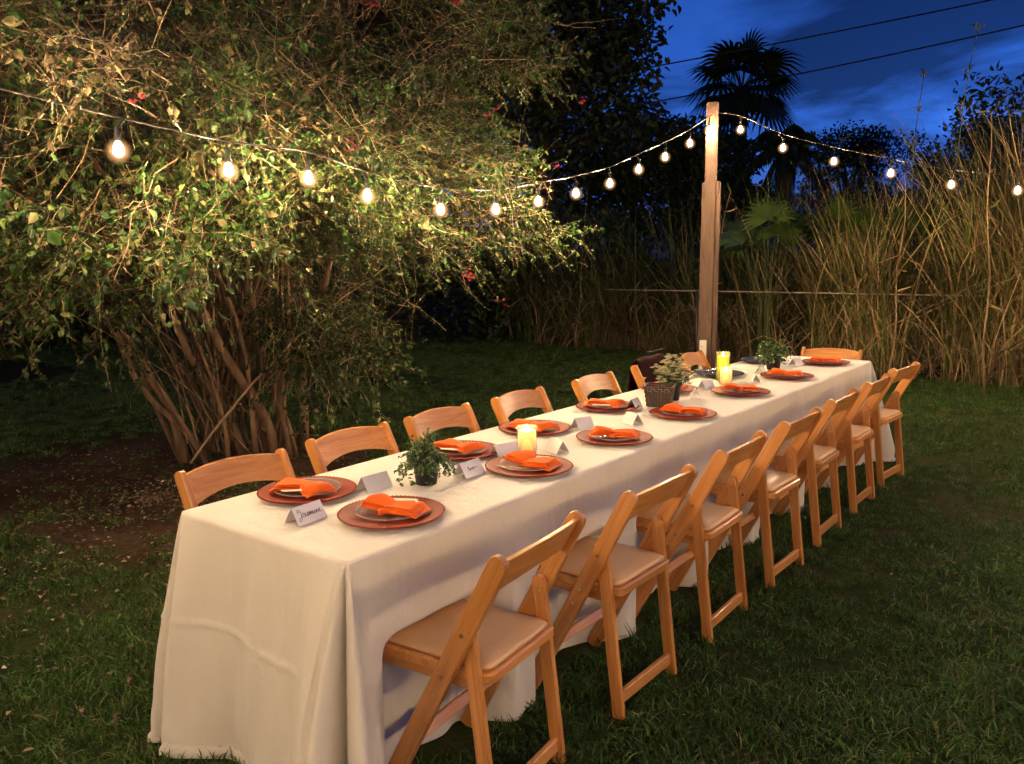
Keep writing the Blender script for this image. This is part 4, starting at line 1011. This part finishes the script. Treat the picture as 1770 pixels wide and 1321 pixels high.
# saw palmettos: fan leaves on stalks
def fan(p, d, R, nf=22, m=None, parent=None):
    d = norm(d); s = norm(np.cross(d, V(0, 0, 1)+.3*unit(1)[0])); upv = np.cross(s, d)
    an = np.linspace(-1.9, 1.9, nf); dd = np.cos(an)[:, None]*d+np.sin(an)[:, None]*s; S = 4; tt = np.linspace(0.02, 1, S)
    L = R*(1-.22*(an/1.9)**2)*rng.uniform(.93, 1.05, nf)
    c = p+dd[:, None]*L[:, None, None]*tt[None, :, None]; c[..., 2] -= (.22*R*tt**3)[None]
    sd = np.cross(dd, upv); wd = R*.048*np.array([.35, 1.0, .8, .05])
    return ribbons(c, sd[:, None]*wd[None, :, None])
def palmetto(x, y, z, R, n, lab, m):
    t = empty('palmetto', (x, y, 0), lab, 'palmetto', 'saw palmettos among the reeds')
    for k in range(n):
        a = 2*math.pi*k/n+random.uniform(-.3, .3); e = random.uniform(.15, 1.2); d = V(math.cos(a)*math.cos(e), math.sin(a)*math.cos(e), math.sin(e))
        p = V(0, 0, z*.75)+d*random.uniform(.25, .45)*z*.55
        MB().tube([V(0, 0, .0)+d*.05, V(0, 0, z*.45)+d*.1, p], [.014, .010, .006], 5).build('stalk', M['greenreed'], t)
        v, f = fan(p, d, R*random.uniform(.8, 1.1)); fmesh('fan_leaf', v, f, m, t)
palmetto(-1.55, 9.0, 2.0, .46, 10, 'saw palmetto with fan leaves just right of the post', M['palmetto'])
palmetto(-.75, 9.5, 2.1, .48, 10, 'saw palmetto with fan leaves below the third bulb past the post', M['palmetto'])
palmetto(.0, 10.0, 2.0, .45, 9, 'saw palmetto half sunk in the reeds further right', M['palmetto'])

# ------------------------------------------------------------------ dark trees and palms
def tree(l, d, h, cr, zc, label, nleaf=9000, lsz=.16, blobs=None, group='dark trees beyond the lawn', name='tree', trunk_r=.22, seed=0):
    r = np.random.default_rng(100+seed); b0 = ld(l, d, 0)
    t = empty(name, tuple(b0), label, 'tree', group)
    blobs = blobs or [(r.normal(0, cr*.45), r.normal(0, cr*.35), zc+r.normal(0, (h-zc)*.45), cr*r.uniform(.35, .62)) for _ in range(12)]
    tr = MB(); tr.tube([(0, 0, -.05), (.1, .05, zc*.35), (-.05, .1, zc*.7), (0, 0, zc)], [trunk_r*1.25, trunk_r, trunk_r*.8, trunk_r*.5], 9); tr.build('trunk', M['darkbark'], t, True)
    lb = MB()
    for (bl, bd, bz, br) in blobs:
        e = RH*bl+FH*bd+V(0, 0, bz); s_ = V(0, 0, zc*r.uniform(.4, .9)); mid = (s_+e)/2+V(0, 0, -.2)+r.normal(0, .15, 3)
        lb.tube([s_, mid, e], [trunk_r*.4, trunk_r*.25, trunk_r*.08], 6)
    lb.build('limbs', M['darkbark'], t, True)
    wt = np.array([b_[3]**2 for b_ in blobs]); wt /= wt.sum(); ii = r.choice(len(blobs), nleaf, p=wt)
    B = np.array([RH*bl+FH*bd+V(0, 0, bz) for bl, bd, bz, br in blobs])[ii]; R_ = np.array([b_[3] for b_ in blobs])[ii]
    u = r.normal(size=(nleaf, 3)); u /= np.linalg.norm(u, axis=1, keepdims=True); p = B+u*(R_*r.uniform(.45, 1.08, nleaf))[:, None]*V(1.1, 1.1, .8)
    dd = u*.5+unit(nleaf); nn = unit(nleaf)*.7; nn[:, 2] += .8
    v, f = leaves(p, dd, nn, r.uniform(.7, 1.3, nleaf)*lsz, r.uniform(.5, .75, nleaf)*lsz); tag(fmesh('crown', v, f, M['treeleaf'], t), kind='stuff')
    return t
# the big black tree whose edge meets the sky (pixel column 1160-1225)
tree(.6, 17, 10, 3.0, 5.5, 'huge black tree whose leafy edge meets the blue sky', 30000, .17,
     [(-2.2, 0, 7.6, 2.6), (.3, 0, 7.4, 2.3), (-.4, .6, 5.6, 2.0), (1.3, 0, 6.2, 1.15), (1.7, .2, 5.4, .75), (1.1, 0, 8.3, 1.8), (-2.8, 0, 5.0, 2.3), (.9, 0, 4.4, 1.35), (-1.2, 0, 3.6, 1.8), (1.6, 0, 4.1, .7), (.6, .5, 9.5, 1.9), (-2, .5, 9.8, 2)], seed=1)
tree(-4.2, 15.5, 10, 3.4, 5.0, 'wide black tree directly behind the flowering bush', 26000, .15, seed=2, trunk_r=.28)
tree(-8.5, 15, 10, 3.6, 4.8, 'black tree far behind the left part of the bush', 20000, .22, seed=3)
tree(-12.5, 14, 9, 3.6, 4.3, 'black tree at the left rim of the garden', 14000, .24, seed=4)
tree(-6.2, 20, 12, 4.5, 6.0, 'tall black tree standing in the second row behind the bush', 18000, .28, seed=5)
tree(-4.0, 21, 12, 4.0, 6.2, 'tall black tree behind the huge one beside the palm', 20000, .2, seed=6)
tree(4.1, 20.5, 5, 1.6, 3.4, 'low black tree behind the light post, left of the palm', 15000, .16, [(-1.7, 0, 3.9, 1.0), (-.7, 0, 4.0, .95), (.2, 0, 3.9, .9), (1.0, 0, 3.7, .8), (-.4, .3, 2.6, 1.3), (.9, .3, 2.5, 1.1), (-2.3, 0, 2.9, 1.2), (1.7, 0, 2.6, .7)], seed=9)
# distant tree line on the right, flat layered crowns
for k, (l, d, h, lab) in enumerate([(12.4, 31, 5.6, 'distant dark tree with flat layered crown under the clouds'), (15.6, 30, 5.9, 'tallest distant tree at the right end of the skyline'), (18.9, 31, 5.8, 'distant tree at the right edge of the skyline'),
                                    (21.5, 30, 7, 'distant tree just beyond the right edge')]):
    r = np.random.default_rng(40+k)
    bl = [(r.uniform(-1.9, 1.9), r.uniform(-.8, .8), h-r.uniform(.1, 2.0), r.uniform(.45, .95)) for _ in range(16)]+[(r.uniform(-1.6, 1.6), 0, h*.5*r.uniform(.5, 1), 1.3) for _ in range(6)]
    tree(l, d, h, 2.0, h*.6, lab, 12000, .12, bl, group='distant trees on the skyline', seed=20+k)
# black undergrowth behind reeds and behind the bush
def thicket(name, label, segs, n, lsz):
    a, dn = [], []
    for (l0, d0, l1, d1, h) in segs:
        m_ = n//len(segs); s_ = rng.uniform(0, 1, m_); l = l0+(l1-l0)*s_; d = d0+(d1-d0)*s_+rng.uniform(0, 1.4, m_)
        z = rng.uniform(0, 1, m_)**.8*h*(1+.3*np.sin(l*1.7)+.15*np.sin(l*4.1))
        a.append(CAM*V(1, 1, 0)+RH*l[:, None]+FH*d[:, None]+np.stack([0*z, 0*z, z], -1))
    p = np.concatenate(a); m_ = len(p)
    v, f = leaves(p, unit(m_)+V(0, 0, .4), unit(m_), rng.uniform(.7, 1.3, m_)*lsz, rng.uniform(.35, .6, m_)*lsz)
    tag(fmesh(name, v, f, M['treeleaf']), label, 'undergrowth', kind='stuff')
thicket('undergrowth', 'black undergrowth closing the garden behind reeds and bush', [(-14, 12.5, -6, 14.5, 3.2), (-6, 14.5, 0, 14.2, 3.0), (0, 14.2, 4.6, 13, 1.9), (5.3, 13, 12, 12, 3.0), (5.3, 14.5, 12, 13.5, 3.2)], 56000, .13)

def palm(l, d, zc, R, n, label, seed, droop=.5, coconut=False):
    r = np.random.default_rng(seed); b0 = ld(l, d, 0)
    t = empty('palm_tree', tuple(b0), label, 'palm tree', 'palms behind the garden')
    MB().tube([(0, 0, -.05), (.06, 0, zc*.4), (-.03, .04, zc*.8), (0, 0, zc)], [.24, .19, .18, .20], 10).build('trunk', M['darkbark'], t, True)
    for k in range(n):
        a = 2.399*k; e = -.55+1.9*(k/n); D = V(math.cos(a)*math.cos(e), math.sin(a)*math.cos(e), math.sin(e))
        if coconut:
            S = 12; tt = np.linspace(0, 1, S); L = R*r.uniform(1.1, 1.5)
            mid = V(0, 0, zc)+D*L*tt[:, None]; mid[:, 2] -= droop*L*tt**2.2
            fr = []
            for s_ in (-1, 1):
                m_ = 30; kk = np.linspace(.12, .99, m_); pp = np.stack([np.interp(kk, tt, mid[:, j]) for j in range(3)], -1)
                sd = norm(np.cross(D, V(0, 0, 1)))*s_; dd = np.tile(sd*.7+D*.35+V(0, 0, -.75), (m_, 1)); fr.append(leaves(pp, dd, np.tile(V(0, 0, 1)+D*.2, (m_, 1)), R*.36*(1-kk*.5), np.full(m_, R*.035)))
            fr.append(thin_tubes(mid[None], np.array([.02])))
            v, f = cat(fr); fmesh('frond', v, f, M['treeleaf'], t)
        else:
            p = V(0, 0, zc)+D*R*.45; MB().tube([(0, 0, zc-.05), p], [.03, .015], 5).build('leaf_stalk', M['darkbark'], t)
            v, f = fan(p, D+V(0, 0, -droop*.3), R*.58*r.uniform(.8, 1.2), 20); v = v.copy(); dist = np.linalg.norm(v-p, axis=1); v[:, 2] -= droop*.35*dist**2/R
            fmesh('fan_leaf', v, f, M['treeleaf'], t)
palm(6.45, 24, 6.0, 1.85, 19, 'black fan palm silhouetted against the blue dusk sky', 5, .9)
palm(5.95, 18.5, 3.75, 1.15, 20, 'lower drooping palm right behind the light post', 8, .8, True)

# ------------------------------------------------------------------ utility wires
def wire(a, b, sag, lab):
    a, b = V(*a), V(*b); pts = [a*(1-k/16)+b*(k/16)-V(0, 0, sag*4*(k/16)*(1-k/16)) for k in range(17)]
    o = MB().tube(pts, .018, 5).build('utility_wire', M['wire'], None, True); tag(o, lab, 'wire', 'overhead utility wires')
wire((-14.5, 14.2, 5.15), (11, 26.0, 9.25), .35, 'upper overhead wire crossing the sky above the palm')
wire((-9.5, 18.2, 5.25), (11, 25.0, 8.75), .30, 'lower overhead wire crossing the sky right of the palm')
q = empty('utility_pole', (11.1, 25.6, 0), 'wooden utility pole carrying the overhead wires', 'utility pole')
MB().tube([(0, 0, 0), (0, 0, 9.6)], [.16, .12], 12).build('pole', M['darkbark'], q, True)
q = empty('utility_pole', (-14.6, 14.2, 0), 'wooden utility pole among the black trees', 'utility pole')
MB().tube([(0, 0, 0), (0, 0, 5.6)], [.16, .12], 12).build('pole', M['darkbark'], q, True)

#print('TRIS', sum(len(o.data.polygons)*2 for o in bpy.data.objects if o.type == 'MESH'))
